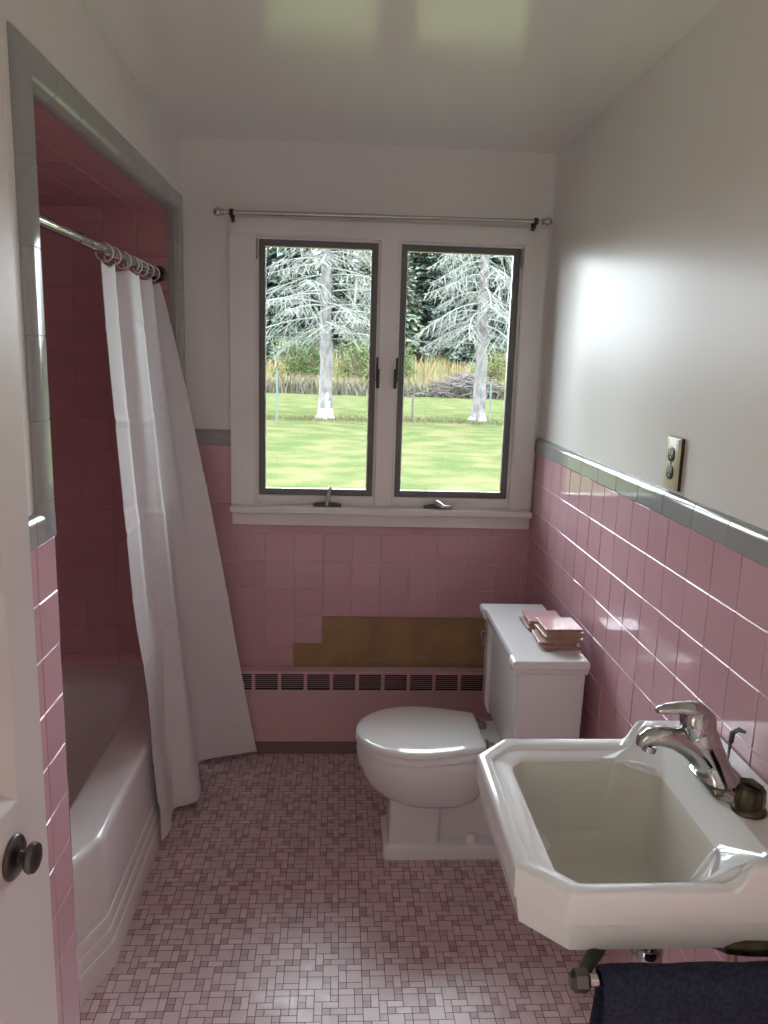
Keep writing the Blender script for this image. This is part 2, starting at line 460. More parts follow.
# grey bullnose cap tiles: sweep of a rounded profile with a joint every 6 inches
def capsweep(name, stations, prof, parent, label=None, toneseed=1, kind='structure'):
    """stations: list of (P, A, N, joint?) ; prof (a, n)"""
    rnd = random.Random(toneseed)
    bm = BM(); lay = bm.loops.layers.float_color.new('tone')
    prev = None; pj = 0; t = 1 - rnd.random() * .12
    for P, A, Nn, j in stations:
        ins = 0.0014 if j else 0.0
        ring = []
        m = len(prof)
        for k, (a, n) in enumerate(prof):
            a0, n0 = prof[max(k - 1, 0)]; a1, n1 = prof[min(k + 1, m - 1)]
            ta, tn = a1 - a0, n1 - n0; l = math.hypot(ta, tn) or 1
            oa, on = -tn / l, ta / l     # left normal of profile
            ring.append(bm.verts.new(P + A * (a - oa * ins) + Nn * (n - on * ins)))
        if prev:
            if j == 1 and not pj: t = 1 - rnd.random() * .12
            for k in range(m - 1):
                f = bm.faces.new((prev[k], ring[k], ring[k + 1], prev[k + 1]))
                for lp in f.loops: lp[lay] = (t, t, t, 1)
        prev = ring; pj = j
    bmesh.ops.recalc_face_normals(bm, faces=bm.faces)
    o = obj(name, bm, M['grey_tile'], parent, recalc=False, kind=kind, sharp=50)
    return tag(o, label, 'trim' if label else None)

def straight(P0, P1, A, Nn, joints):
    P0, P1 = Vector(P0), Vector(P1); d = (P1 - P0); Lh = d.length; d.normalize(); st = [(P0, A, Nn, 0)]
    for s in joints:
        if 0.006 < s < Lh - 0.006:
            for ds, jj in ((-0.005, 0), (-0.0016, 0), (-0.0006, 1), (0.0006, 1), (0.0016, 0), (0.005, 0)): st.append((P0 + d * (s + ds), A, Nn, jj))
    st.append((P1, A, Nn, 0)); return st

CR = 0.016
capprof = [(0.0, -0.002), (0.0, 0.002), (0.001, 0.003), (0.004, 0.003), (0.037, 0.003), (0.040, 0.003)] + [(0.040 + CR * math.sin(a), 0.003 - CR + CR * math.cos(a)) for a in [PI / 2 * k / 6 for k in range(1, 7)]] + [(0.040 + CR, -0.02)]
Zv = Vector((0, 0, 1))
j_r = [(YB - y) for y in [1.7119 + 0.1524 * k for k in range(-20, 9)]]
capsweep('tile_cap', straight((XR, YB, ZT), (XR, YF, ZT), Zv, Vector((-1, 0, 0)), sorted(j_r)), capprof, wall_right, toneseed=4)
capsweep('tile_cap', straight((XL - 0.004, YB, ZT), (-0.37, YB, ZT), Zv, Vector((0, -1, 0)), [0.09]), capprof, wall_back, toneseed=5)
capsweep('tile_cap', straight((XL, 0.27, ZTL), (XL, AY0 - 0.012, ZTL), Zv, Vector((1, 0, 0)), [0.25 + 0.1524 * k for k in range(8)]), capprof, wall_left, toneseed=6)

# grey bullnose frame round the alcove opening
r1, FW, FN = 0.016, 0.068, 0.018
ra, rn = 0.036, 0.016
tp = [(-0.004, -0.0225), (-0.004, FN - r1 - 0.002), (0.0, FN - r1 + 0.002)] + [(r1 - r1 * math.cos(a), FN - r1 + r1 * math.sin(a)) for a in [PI / 2 * k / 6 for k in range(1, 7)]] \
   + [(r1 + .002, FN), (FW - ra - .002, FN), (FW - ra, FN)] + [(FW - ra + ra * math.sin(a), FN - rn + rn * math.cos(a)) for a in [PI / 2 * k / 7 for k in range(1, 8)]] + [(FW, -0.004)]
Xv = Vector((1, 0, 0)); Yv = Vector((0, 1, 0))
AYT = AY0 - 0.010
st = straight((XLP, AYT, ZTL + 0.02), (XLP, AYT, AZ), -Yv, Xv, [0.054 + 0.1524 * k for k in range(5)])
st[-1] = (st[-1][0], (-Yv + Zv), Xv, 0)
s2 = straight((XLP, AYT, AZ), (XLP, AY1, AZ), Zv, Xv, [1.6438 - AYT + 0.1458 * k for k in range(9)])
Yw = Yv * 1.36
s2[0] = st[-1]; s2[-1] = (s2[-1][0], (Yw + Zv), Xv, 0)
s3 = straight((XLP, AY1, AZ), (XLP, AY1, 0.0), Yw, Xv, [0.1 + 0.1524 * k for k in range(13)])
capsweep('trim_1', st + s2[1:] + s3[1:], tp, None, 'grey glazed bullnose tile frame round the tub alcove opening', toneseed=7)

# ------------------------------------------------------------------ window
win = thing('window_1', 'white framed twin casement window over the heater', 'window', (0.17, YBP, WZ0), kind='structure')
def wpart(name, parts, mat, parent=win, bevel=0.002, kind='structure'):
    bm = BM()
    for p in parts: box(bm, *p)
    return obj(name, bm, mat, parent, bevel=bevel, kind=kind)
YC = 2.884
wpart('side_casing', [(-0.391, -0.303, YC, YBP, 0.975, 1.932)], M['trim_white'])
wpart('side_casing', [(0.650, 0.7275, YC, YBP, 0.975, 1.932)], M['trim_white'])
wpart('head_casing', [(-0.391, 0.7275, YC, YBP, 1.932, 1.986)], M['trim_white'])
wpart('stool', [(-0.392, 0.7275, 2.846, 3.02, 0.951, 0.977)], M['trim_white'], bevel=0.006)
wpart('apron', [(-0.386, 0.7235, 2.874, YBP - 0.002, 0.905, 0.951)], M['trim_white'])
wpart('mullion', [(0.137, 0.204, 2.890, 3.01, 0.977, 1.932)], M['trim_white'], bevel=0.004)
def frame_boxes(x0, x1, z0, z1, w, y0, y1, wb=None):
    wb = wb or w
    bm = BM()
    o = [(x0, z0), (x1, z0), (x1, z1), (x0, z1)]; i = [(x0 + w, z0 + wb), (x1 - w, z0 + wb), (x1 - w, z1 - w), (x0 + w, z1 - w)]
    R = [[(x, y0, z) for x, z in i], [(x, y0, z) for x, z in o], [(x, y1, z) for x, z in o], [(x, y1, z) for x, z in i], [(x, y0, z) for x, z in i]]
    loft(bm, R[:4], True)
    bmesh.ops.bridge_loops  # ring closes below
    vs = list(bm.verts); a, b = vs[0:4], vs[12:16]
    for k in range(4): bm.faces.new((b[k], b[(k + 1) % 4], a[(k + 1) % 4], a[k]))
    return bm
# jamb liner and stops
obj('jamb_liner', frame_boxes(WX0 - 0.002, WX1 + 0.002, 0.955, WZ1 + 0.002, 0.006, 2.888, 3.02), M['trim_white'], win, kind='structure')
for x0, x1 in ((WX0 + 0.004, 0.138), (0.203, WX1 - 0.004)):
    obj('stop_frame', frame_boxes(x0, x1, 0.972, WZ1 - 0.004, 0.0085, 2.905, 2.935, wb=0.041), M['trim_white'], win, bevel=0.002, kind='structure')
    pass
for i, (x0, x1) in enumerate(((-0.2905, 0.1295), (0.2115, 0.6375))):
    s = obj('sash', frame_boxes(x0, x1, 1.013, 1.9195, 0.0215, 2.912, 2.950), M['sash'], win, bevel=0.002, kind='structure')
    bm = BM(); box(bm, x0 + 0.02, x1 - 0.02, 2.930, 2.934, 1.033, 1.900)
    obj('pane', bm, M['glass'], s, smooth=False, kind='structure')
    obj('sash_bead', frame_boxes(x0 + 0.0210, x1 - 0.0210, 1.0335, 1.8990, 0.0035, 2.916, 2.930), M['nickel'], s, kind='structure')
    # latch on the mullion side
    lx = 0.1375 if i == 0 else 0.2015
    bm = BM(); box(bm, lx - 0.006, lx + 0.006, 2.874, 2.889, 1.415, 1.485); box(bm, lx - 0.0045 + (-.004 if i == 0 else .004), lx + 0.0045 + (-.004 if i == 0 else .004), 2.866, 2.880, 1.44, 1.525)
    obj('sash_latch', bm, M['dark_metal'], win, bevel=0.002, kind='structure')
    # hinge at the outer top corner
    hx = -0.2965 if i == 0 else 0.6415
    bm = BM(); box(bm, hx - 0.004, hx + 0.004, 2.896, 2.906, 1.865, 1.915); tube(bm, [(hx, 2.898, 1.85), (hx, 2.898, 1.92)], 0.0035, 8)
    obj('sash_hinge', bm, M['nickel'], win, kind='structure')
    # crank operator on the stool
    cx = -0.037 if i == 0 else 0.374
    bm = BM()
    prof = [(-0.052, 0.004), (-0.05, 0.010), (-0.03, 0.013), (0.0, 0.016), (0.03, 0.013), (0.05, 0.010), (0.052, 0.004)]
    loft(bm, [[(cx + x, 2.884 + 0.014 * math.cos(a), 0.978 + h * max(0.0, math.sin(a))) for a in [PI * k / 8 for k in range(9)]] for x, h in prof], closed=False)
    obj('crank_base', bm, M['pewter'], win, recalc=True, kind='structure')
    bm = BM()
    if i == 0:
        tube(bm, [(cx - 0.002, 2.874, 0.986), (cx + 0.001, 2.868, 1.000), (cx + 0.008, 2.866, 1.042)], [0.010, 0.009, 0.0065], 10)
        lathe(bm, [(0.0, -0.008), (0.007, -0.006), (0.0085, 0), (0.007, 0.006), (0.0, 0.008)], (cx + 0.009, 2.862, 1.046), (0.1, -1, 0.3), 12)
    else:
        tube(bm, [(cx - 0.008, 2.870, 1.002), (cx + 0.002, 2.862, 0.998), (cx + 0.022, 2.856, 0.986)], [0.010, 0.0095, 0.008], 10)
        lathe(bm, [(0.0, -0.012), (0.006, -0.01), (0.0075, 0), (0.006, 0.01), (0.0, 0.012)], (cx + 0.034, 2.858, 0.988), (1, 0, 0.1), 12)
    obj('crank_handle', bm, M['nickel'], win, kind='structure')

# window curtain rod
rod = thing('curtain_rod', 'brushed nickel curtain rod with egg finials over the window', 'curtain rod', (0.15, 2.84, 1.99))
def rz(x): return lerp(1.992, 2.003, (x + 0.41) / 1.11)
bm = BM(); tube(bm, [(-0.405, 2.84, rz(-.405)), (0.14, 2.84, rz(.14))], 0.0078, 14); obj('rod_tube', bm, M['nickel'], rod)
bm = BM(); tube(bm, [(0.13, 2.84, rz(.13)), (0.698, 2.84, rz(.698))], 0.0065, 14); obj('rod_tube', bm, M['nickel'], rod)
for sx, x in ((-1, -0.400), (1, 0.690)):
    bm = BM(); lathe(bm, [(0.008, 0), (0.0115, 0.001), (0.0115, 0.006), (0.008, 0.008), (0.009, 0.011), (0.0145, 0.018), (0.0150, 0.023), (0.0115, 0.031), (0.005, 0.036), (0.0, 0.038)], (x, 2.84, rz(x)), (sx, 0, 0), 18)
    obj('finial', bm, M['nickel'], rod)
for x in (-0.375, 0.668):
    bm = BM(); box(bm, x - 0.006, x + 0.006, 2.877, 2.8825, rz(x) - 0.026, rz(x) + 0.013)
    tube(bm, [(x, 2.878, rz(x) - 0.02), (x, 2.862, rz(x) - 0.022), (x, 2.846, rz(x) - 0.014), (x, 2.8395, rz(x) - 0.0095)], 0.004, 8)
    lathe(bm, [(0.0098, -0.007), (0.0118, -0.007), (0.0118, 0.007), (0.0098, 0.007)], (x, 2.84, rz(x)), (1, 0, 0), 16)
    obj('rod_bracket', bm, M['dark_metal'], rod, bevel=0.001)

# ------------------------------------------------------------------ heater under the window
ht = thing('baseboard_heater', 'long pink painted convector heater with louvred top below window', 'heater', (0.09, 2.866, 0))
HX0, HX1, HYF, HYB, HZT = -0.54, 0.729, 2.840, 2.892, 0.343
vent_edges = []
x = -0.299 - 3 * 0.0985
while x < 0.70:
    if x > HX0 + 0.01 and x + 0.085 < HX1 - 0.01: vent_edges.append((x, x + 0.085))
    x += 0.0985
ub = sorted([HX0, HX1] + [e for p in vent_edges for e in p])
bm = BM()
plane_holes(bm, (0, HYF, 0), (1, 0, 0), (0, 0, 1), ub, [0.055, 0.270, 0.333, HZT], hole=lambda u, v: 0.270 < v < 0.333 and any(a < u < b for a, b in vent_edges))
plane_holes(bm, (0, 0, HZT), (1, 0, 0), (0, 1, 0), ub, [HYF, HYB])
for xx in (HX0, HX1): plane_holes(bm, (xx, 0, 0), (0, 1, 0), (0, 0, 1), [HYF, HYB], [0.055, 0.270, 0.333, HZT])
plane_holes(bm, (0, 0, 0.055), (1, 0, 0), (0, 1, 0), ub, [HYF, HYF + 0.012])
bmesh.ops.remove_doubles(bm, verts=bm.verts, dist=0.0002)
o = obj('heater_cover', bm, M['heater'], ht, smooth=False); o.modifiers.new('b', 'BEVEL').width = 0.003; o.modifiers['b'].segments = 2; o.modifiers['b'].limit_method = 'ANGLE'
bm = BM(); box(bm, HX0 + 0.004, HX1 - 0.004, HYF + 0.014, HYB - 0.002, 0.06, HZT - 0.004); obj('heater_core', bm, M['heater_in'], ht)
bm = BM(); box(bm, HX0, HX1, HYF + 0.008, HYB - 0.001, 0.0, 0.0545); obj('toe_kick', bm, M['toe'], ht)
for a, b in vent_edges:
    bm = BM()
    zs = [0.270 + 0.063 * k / 8 for k in range(9)]
    for k in range(1, 8):
        z = zs[k]
        loft(bm, [[(xx, HYF + 0.002, z - 0.0008), (xx, HYF + 0.002, z + 0.0008), (xx, HYF + 0.005, z + 0.0004), (xx, HYF + 0.005, z - 0.0012)] for xx in (a, b)], True, True, True)
    obj('louvre', bm, M['heater'], ht, smooth=False)

# ------------------------------------------------------------------ bathtub
def poly_ring(corners, z, npe, zf=None, round_iters=0):
    pts = []
    n = len(corners)
    for k in range(n):
        a, b = corners[k], corners[(k + 1) % n]
        m = npe[k] if isinstance(npe, (list, tuple)) else npe
        for i in range(m):
            t = i / m; pts.append((lerp(a[0], b[0], t), lerp(a[1], b[1], t)))
    for _ in range(round_iters):
        N_ = len(pts); pts = [((pts[i - 1][0] + 2 * pts[i][0] + pts[(i + 1) % N_][0]) / 4, (pts[i - 1][1] + 2 * pts[i][1] + pts[(i + 1) % N_][1]) / 4) for i in range(N_)]
    return [(x, y, zf(x, y) if zf else z) for x, y in pts]

tub = thing('bathtub', 'white enamelled bathtub with stepped apron in the pink alcove', 'bathtub', (-0.93, 2.17, 0))
def tubpoly(d, e=0.0):
    """outer outline moved out by d on the front"""
    return [(-0.553 + d, 1.765 + 0.2 * d), (-0.553 + d, 2.62), (-0.590 + d * .8, 2.735), (-0.606, 2.794), (AX + 0.006, 2.794), (AX + 0.006, AY0 + 0.006), (-0.606, AY0 + 0.006), (-0.592 + d * .8, 1.660)]
NPE = [18, 8, 5, 14, 18, 14, 5, 8]
def rimz(x, y): return 0.365 + 0.018 * (sstep(2.66, 2.78, y) + sstep(1.70, 1.58, y))
R = []
for d, z in ((0.015, 0.0), (0.0145, 0.062), (0.0125, 0.068), (0.0095, 0.070), (0.0093, 0.100), (0.0075, 0.106), (0.0050, 0.108), (0.0048, 0.138), (0.003, 0.144), (0.0003, 0.146), (0.0, 0.18), (-0.002, 0.335)):
    R.append(poly_ring(tubpoly(d), z, NPE, round_iters=0))
for k in range(1, 6):
    a = PI / 2 * k / 5
    base = poly_ring(tubpoly(-0.002 - 0.018 * (1 - math.cos(a))), 0, NPE, round_iters=0)
    R.append([(x, y, rimz(x, y) - 0.018 + 0.018 * math.sin(a)) for x, y, _ in base])
def inpoly(d):
    xf, xb, y0, y1, c = -0.676 - d, AX + 0.075 + d * .5, 1.650 + d * 1.3, 2.690 - d * 1.8, 0.10
    return [(xf, y0 + c), (xf, y1 - c), (xf - 0.4 * c, y1 - 0.25 * c), (xf - c, y1), (xb + c, y1), (xb + c, y0), (xf - c, y0), (xf - 0.4 * c, y0 + 0.25 * c)]
for d, dz in ((-0.02, 0.0), (-0.006, -0.002), (0.004, -0.010), (0.010, -0.03), (0.022, -0.12), (0.04, -0.22), (0.065, -0.285), (0.11, -0.31)):
    base = poly_ring(inpoly(d), 0, NPE, round_iters=6)
    R.append([(x, y, rimz(x, y) + dz) for x, y, _ in base] if dz > -0.2 else [(x, y, 0.365 + dz) for x, y, _ in base])
bm = BM(); loft(bm, R, True, False, True)
obj('tub_shell', bm, M['tub'], tub, sharp=28)
bm = BM(); lathe(bm, [(0.0, 0.004), (0.024, 0.004), (0.03, 0.001), (0.03, -0.003)], (-0.97, 1.93, 0.058), (0, 0, 1), 20); obj('drain', bm, M['chrome'], tub)

# shower rod, rings, curtain
RX, RZ = -0.612, 1.778
sr = thing('shower_curtain_rod', 'chrome shower rod spanning the tub alcove', 'shower rod', (RX, 2.17, RZ))
bm = BM(); tube(bm, [(RX, AY0 + 0.004, RZ), (RX, 1.96, RZ)], 0.0125, 18); obj('rod_tube', bm, M['chrome'], sr)
bm = BM(); tube(bm, [(RX, 1.955, RZ), (RX, AY1 - 0.004, RZ)], 0.0145, 18); obj('rod_tube', bm, M['chrome'], sr)
for y, d in ((AY0 + 0.003, 1), (AY1 - 0.003, -1)):
    bm = BM(); lathe(bm, [(0.026, 0.0), (0.0255, 0.006), (0.019, 0.012), (0.016, 0.020), (0.0155, 0.026)], (RX, y, RZ), (0, d, 0), 22, cap1=False); obj('rod_flange', bm, M['pewter'], sr)

TOPC = [(-.611, 2.125), (-.602, 2.165), (-.598, 2.20), (-.610, 2.24), (-.638, 2.275), (-.634, 2.31), (-.600, 2.345), (-.590, 2.39), (-.592, 2.43), (-.628, 2.47), (-.636, 2.51), (-.606, 2.545), (-.590, 2.58), (-.600, 2.62), (-.630, 2.66), (-.622, 2.70), (-.604, 2.755)]
BOTC = [(-.528, 2.245), (-.520, 2.275), (-.515, 2.305), (-.516, 2.335), (-.524, 2.375), (-.527, 2.415), (-.520, 2.430), (-.490, 2.440), (-.456, 2.458), (-.448, 2.490), (-.462, 2.56), (-.500, 2.68), (-.496, 2.722), (-.460, 2.742), (-.405, 2.757), (-.348, 2.775), (-.290, 2.790)]
ZTOP, ZBOT = 1.747, 0.03
CZ = [1.60, 1.34, 1.13, 1.04, 0.83, 0.66, 0.49, 0.30, 0.15]
def curtain_pt(t, v):
    """t along cloth, v 0 top .. 1 bottom"""
    tx, ty = catmull(TOPC, t); bx, by = catmull(BOTC, t)
    w = v ** lerp(1.20, 0.86, t)
    x = lerp(tx, bx, w); y = lerp(ty, by, w)
    # keep outside the tub rim
    z = lerp(ZTOP - 0.010 * abs(math.sin(t * 8 * PI)), ZBOT + 0.012 * sstep(.6, 1, t), v)
    lim = lerp(-0.544, -0.529, sstep(0.22, 0.13, z))
    if x < lim: x = lerp(x, lim, sstep(0.80, 0.42, z))
    return x, y, z
bm = BM(); NT, NV = 150, 220
G = []
for i in range(NT + 1):
    t = i / NT; row = []
    for j in range(NV + 1):
        v = j / NV; x, y, z = curtain_pt(t, v)
        # crease ridges pressed into the cloth by folding
        off = 0
        for n, cz in enumerate(CZ):
            zz = cz + 0.018 * math.sin(7 * t + n * 2.1) + 0.03 * (t - .6)
            d = (z - zz) / 0.009
            off += 0.0034 * math.exp(-d * d) * (1 if n % 2 else -0.6)
        off += 0.004 * math.sin(3.1 * z * 2 + 9 * t) * v + 0.003 * math.sin(21 * t + 4 * z) * v
        row.append(bm.verts.new((x + off * 0.8, y - off * 0.5, z)))
    G.append(row)
for i in range(NT):
    for j in range(NV):
        bm.faces.new((G[i][j], G[i][j + 1], G[i + 1][j + 1], G[i + 1][j]))
cur = obj('shower_curtain', bm, M['curtain'], None, loc=(-0.55, 2.45, 0.03), sharp=180)
sm = cur.modifiers.new('thick', 'SOLIDIFY'); sm.thickness = 0.0012
tag(cur, 'white cloth shower curtain bunched at the far end of the tub', 'shower curtain')
for n, k in enumerate((1, 3, 6, 8, 9, 11, 13, 15)):
    y = TOPC[k][1]
    bm = BM(); Rr = 0.0225; tiltx = random.uniform(-.25, .25)
    cz = RZ - 0.007
    pts = [(RX + Rr * math.cos(a), y + tiltx * Rr * math.sin(a) * .6, cz + Rr * math.sin(a)) for a in [2 * PI * q / 26 for q in range(27)]]
    tube(bm, pts, 0.0020, 8, caps=False)
    o = obj('curtain_ring', bm, M['ring'], None, loc=(RX, y, cz - Rr), sharp=180)
    tag(o, 'white plastic ring holding the shower curtain on the rod', 'curtain ring', 'curtain rings on the shower rod')

# ------------------------------------------------------------------ toilet
TC = 2.252
toi = thing('toilet', 'white two-piece toilet with closed lid beside the right wall', 'toilet', (0.40, TC, 0))
def egg(xf, xb, hw, z, n=48, back=0.55, yc=TC):
    """plan outline: round front toward -X, squarer back"""
    pts = []
    xm = xf + (xb - xf) * 0.52
    for k in range(n):
        a = 2 * PI * k / n; c, s = math.cos(a), math.sin(a)
        if c < 0: x = xm + (xm - xf) * c; y = hw * s
        else:
            x = xm + (xb - xm) * (abs(c) ** back); y = hw * math.copysign(abs(s) ** 0.72, s)
        pts.append((x, yc + y, z))
    return pts
bm = BM()
prof = [(0.200, 0.390, 0.070, 0.185), (0.165, 0.430, 0.103, 0.196), (0.130, 0.455, 0.127, 0.216), (0.104, 0.466, 0.146, 0.245), (0.090, 0.470, 0.156, 0.275), (0.084, 0.472, 0.160, 0.299), (0.083, 0.4725, 0.1605, 0.3045),
        (0.0765, 0.478, 0.167, 0.3065), (0.0745, 0.480, 0.1685, 0.312), (0.072, 0.482, 0.170, 0.348), (0.077, 0.481, 0.167, 0.360), (0.086, 0.478, 0.160, 0.366), (0.12, 0.46, 0.130, 0.366), (0.14, 0.44, 0.11, 0.33), (0.20, 0.38, 0.06, 0.24)]
loft(bm, [egg(*p) for p in prof], True, True, True)
obj('bowl', bm, M['porcelain'], toi, sharp=38)
def rrect(x0, x1, y0, y1, r, z, n=6):
    pts = []
    for cx, cy, a0 in ((x1 - r, y1 - r, 0), (x0 + r, y1 - r, PI / 2), (x0 + r, y0 + r, PI), (x1 - r, y0 + r, 1.5 * PI)):
        for k in range(n + 1):
            a = a0 + PI / 2 * k / n; pts.append((cx + r * math.cos(a), cy + r * math.sin(a), z))
    return pts
bm = BM()
BYc = TC + 0.022
loft(bm, [rrect(0.178, 0.337, BYc - 0.080, BYc + 0.080, 0.014, 0.03), rrect(0.180, 0.335, BYc - 0.079, BYc + 0.079, 0.014, 0.20), rrect(0.19, 0.332, BYc - 0.077, BYc + 0.077, 0.014, 0.262)], True, True, True)
loft(bm, [rrect(0.30, 0.640, BYc - 0.044, BYc + 0.044, 0.03, 0.02), rrect(0.30, 0.640, BYc - 0.046, BYc + 0.046, 0.03, 0.16), rrect(0.30, 0.66, BYc - 0.085, BYc + 0.085, 0.03, 0.29), rrect(0.32, 0.69, BYc - 0.11, BYc + 0.11, 0.03, 0.34)], True, True, True)
loft(bm, [rrect(0.161, 0.660, BYc - 0.094, BYc + 0.094, 0.018, 0.001), rrect(0.161, 0.660, BYc - 0.094, BYc + 0.094, 0.018, 0.036), rrect(0.164, 0.657, BYc - 0.091, BYc + 0.091, 0.016, 0.043), rrect(0.175, 0.648, BYc - 0.082, BYc + 0.082, 0.012, 0.048)], True, True, True)
obj('pedestal', bm, M['porcelain'], toi, sharp=45)
bm = BM()
loft(bm, [rrect(0.43, 0.685, TC - 0.125, TC + 0.125, 0.02, 0.325), rrect(0.425, 0.685, TC - 0.13, TC + 0.13, 0.02, 0.362), rrect(0.43, 0.68, TC - 0.125, TC + 0.125, 0.02, 0.370)], True, True, True)
obj('rear_deck', bm, M['porcelain'], toi, sharp=45)
for sy in (-1, 1):
    bm = BM(); lathe(bm, [(0.019, 0), (0.019, 0.008), (0.016, 0.017), (0.009, 0.023), (0.0, 0.0245)], (0.440, BYc + sy * 0.066, 0.046), (0, 0, 1), 18); obj('bolt_cap', bm, M['seat'], toi)
def dshape(xf, xb, hw, z, n=28, wb=0.70):
    pts = []
    # from back-near corner round the front to back-far corner
    xm = xf + (xb - xf) * 0.47
    for k in range(n + 1):
        a = PI / 2 + PI * k / n
        pts.append((xm + (xm - xf) * math.cos(a), TC + 0.0 - hw * math.sin(a) * -1, z))
    # straight taper to the back edge
    m = 8
    near = [(lerp(xm, xb, q / m), TC - (hw - (hw - hw * wb) * (q / m) ** 1.7), z) for q in range(1, m + 1)]
    far = [(lerp(xm, xb, q / m), TC + (hw - (hw - hw * wb) * (q / m) ** 1.7), z) for q in range(m, 0, -1)]
    return far + pts + near
bm = BM()
loft(bm, [dshape(0.079, 0.458, 0.163, 0.3675), dshape(0.071, 0.461, 0.169, 0.370), dshape(0.070, 0.461, 0.1695, 0.381), dshape(0.076, 0.459, 0.164, 0.386)], True, True, True)
obj('seat', bm, M['seat'], toi, sharp=50)
bm = BM()
loft(bm, [dshape(0.082, 0.450, 0.159, 0.3885), dshape(0.071, 0.453, 0.1665, 0.391), dshape(0.070, 0.4535, 0.167, 0.398), dshape(0.073, 0.453, 0.164, 0.4025), dshape(0.084, 0.448, 0.153, 0.405), dshape(0.15, 0.42, 0.10, 0.4065)], True, True, True)
obj('lid', bm, M['seat'], toi, sharp=60)
for sy in (-1, 1):
    bm = BM(); box(bm, 0.464, 0.488, TC + sy * 0.072 - 0.012, TC + sy * 0.072 + 0.012, 0.371, 0.392); tube(bm, [(0.467, TC + sy * 0.072 - 0.02, 0.392), (0.467, TC + sy * 0.072 + 0.02, 0.392)], 0.006, 10)
    obj('hinge', bm, M['chrome'], toi, bevel=0.003)
# tank with stepped-back middle of its front
def tankpoly(x0, x1, y0, y1, rec, z, ya=0.055):
    c = [(x0, y0), (x1, y0), (x1, y1), (x0, y1), (x0, y1 - ya), (x0 + rec, y1 - ya - 0.008), (x0 + rec, y0 + ya + 0.008), (x0, y0 + ya)]
    return [(x, y, z) for x, y in c]
bm = BM()
loft(bm, [tankpoly(0.512, 0.684, 2.018, 2.482, 0.008, 0.372), tankpoly(0.504, 0.687, 2.006, 2.494, 0.010, 0.40), tankpoly(0.501, 0.689, 2.003, 2.497, 0.011, 0.69)], True, True, True)
obj('tank', bm, M['porcelain'], toi, bevel=0.006, seg=3)
bm = BM()
loft(bm, [tankpoly(0.487, 0.693, 1.994, 2.506, 0.010, 0.6905), tankpoly(0.485, 0.694, 1.992, 2.508, 0.010, 0.706), tankpoly(0.482, 0.696, 1.989, 2.511, 0.010, 0.710), tankpoly(0.482, 0.696, 1.989, 2.511, 0.010, 0.722), tankpoly(0.486, 0.694, 1.994, 2.506, 0.010, 0.729)], True, True, True)
obj('tank_lid', bm, M['porcelain'], toi, bevel=0.004, seg=3)
bm = BM(); lathe(bm, [(0.013, 0), (0.014, 0.004), (0.010, 0.010), (0.006, 0.016), (0.0, 0.018)], (0.500, 2.468, 0.64), (-1, 0, 0), 16)
tube(bm, [(0.487, 2.468, 0.64), (0.480, 2.45, 0.637), (0.478, 2.40, 0.628)], [0.005, 0.0055, 0.007], 10, sx=0.7)
obj('flush_lever', bm, M['chrome'], toi)

# loose tiles stacked on the tank lid
def loose_tile(x, y, z, rz, label, group, mort):
    t = thing('ceramic_tile', label, 'tile', (x, y, z), group)
    t.rotation_euler.z = rz
    a = 0.0535
    bm = BM(); box(bm, x - a, x + a, y - a, y + a, z + 0.0028, z + 0.0096, 1)
    bm.faces.ensure_lookup_table()
    for f in bm.faces:
        if f.normal.z == 0: pass
    bm.normal_update()
    top = max(bm.faces, key=lambda f: f.calc_center_median().z); top.material_index = 0
    obj('tile_body', bm, [M['loose_glaze'], M['tile_back']], t, bevel=0.0012, smooth=False)
    bm = BM(); n = 20
    rr = []
    for k in range(n):
        ang = 2 * PI * k / n; c, s = math.cos(ang), math.sin(ang); m = max(abs(c), abs(s)); q = a * random.uniform(.90, .985) / m
        rr.append((x + c * q, y + s * q))
    loft(bm, [[(px, py, z + 0.0001) for px, py in rr], [(lerp(x, px, 1.0), lerp(y, py, 1.0), z + 0.0028) for px, py in rr]], True, True, True)
    obj('mortar_bed', bm, M['tile_back'], t, smooth=False)
    return t
zl = 0.7295
names_f = ['bottom', 'second', 'third', 'fourth', 'fifth', 'sixth', 'topmost', 'eighth']
dx = [(-0.004, -0.006, 0.05), (-0.010, 0.004, -0.04), (0.002, 0.0, 0.02), (-0.002, 0.004, 0.06), (0.003, 0.001, -0.02), (-0.001, 0.003, 0.03), (0.0, 0.002, 0.0)]
for k in range(6):
    lab = {0: 'loose pink tile lowest in the front stack on the toilet tank', 5: 'glossy pink tile topmost on the front stack on the toilet tank'}.get(k,
          f'loose pink tile, {names_f[k]} from the bottom of the front stack on the tank')
    loose_tile(0.646 + dx[k][0] * 1.4, 2.136 + dx[k][1], zl + k * 0.0099, dx[k][2], lab, 'loose tiles stacked on the toilet tank', True)
for k in range(3):
    lab = {0: 'loose pink tile lowest in the low back stack on the toilet tank', 2: 'pink tile topmost on the low back stack on the toilet tank'}.get(k,
          f'loose pink tile, {names_f[k]} from the bottom of the low back stack on the tank')
    loose_tile(0.640 + dx[k + 1][0] * .7, 2.292 + dx[k + 2][1], zl + k * 0.0099, dx[k][2] - 0.02, lab, 'loose tiles stacked on the toilet tank', True)

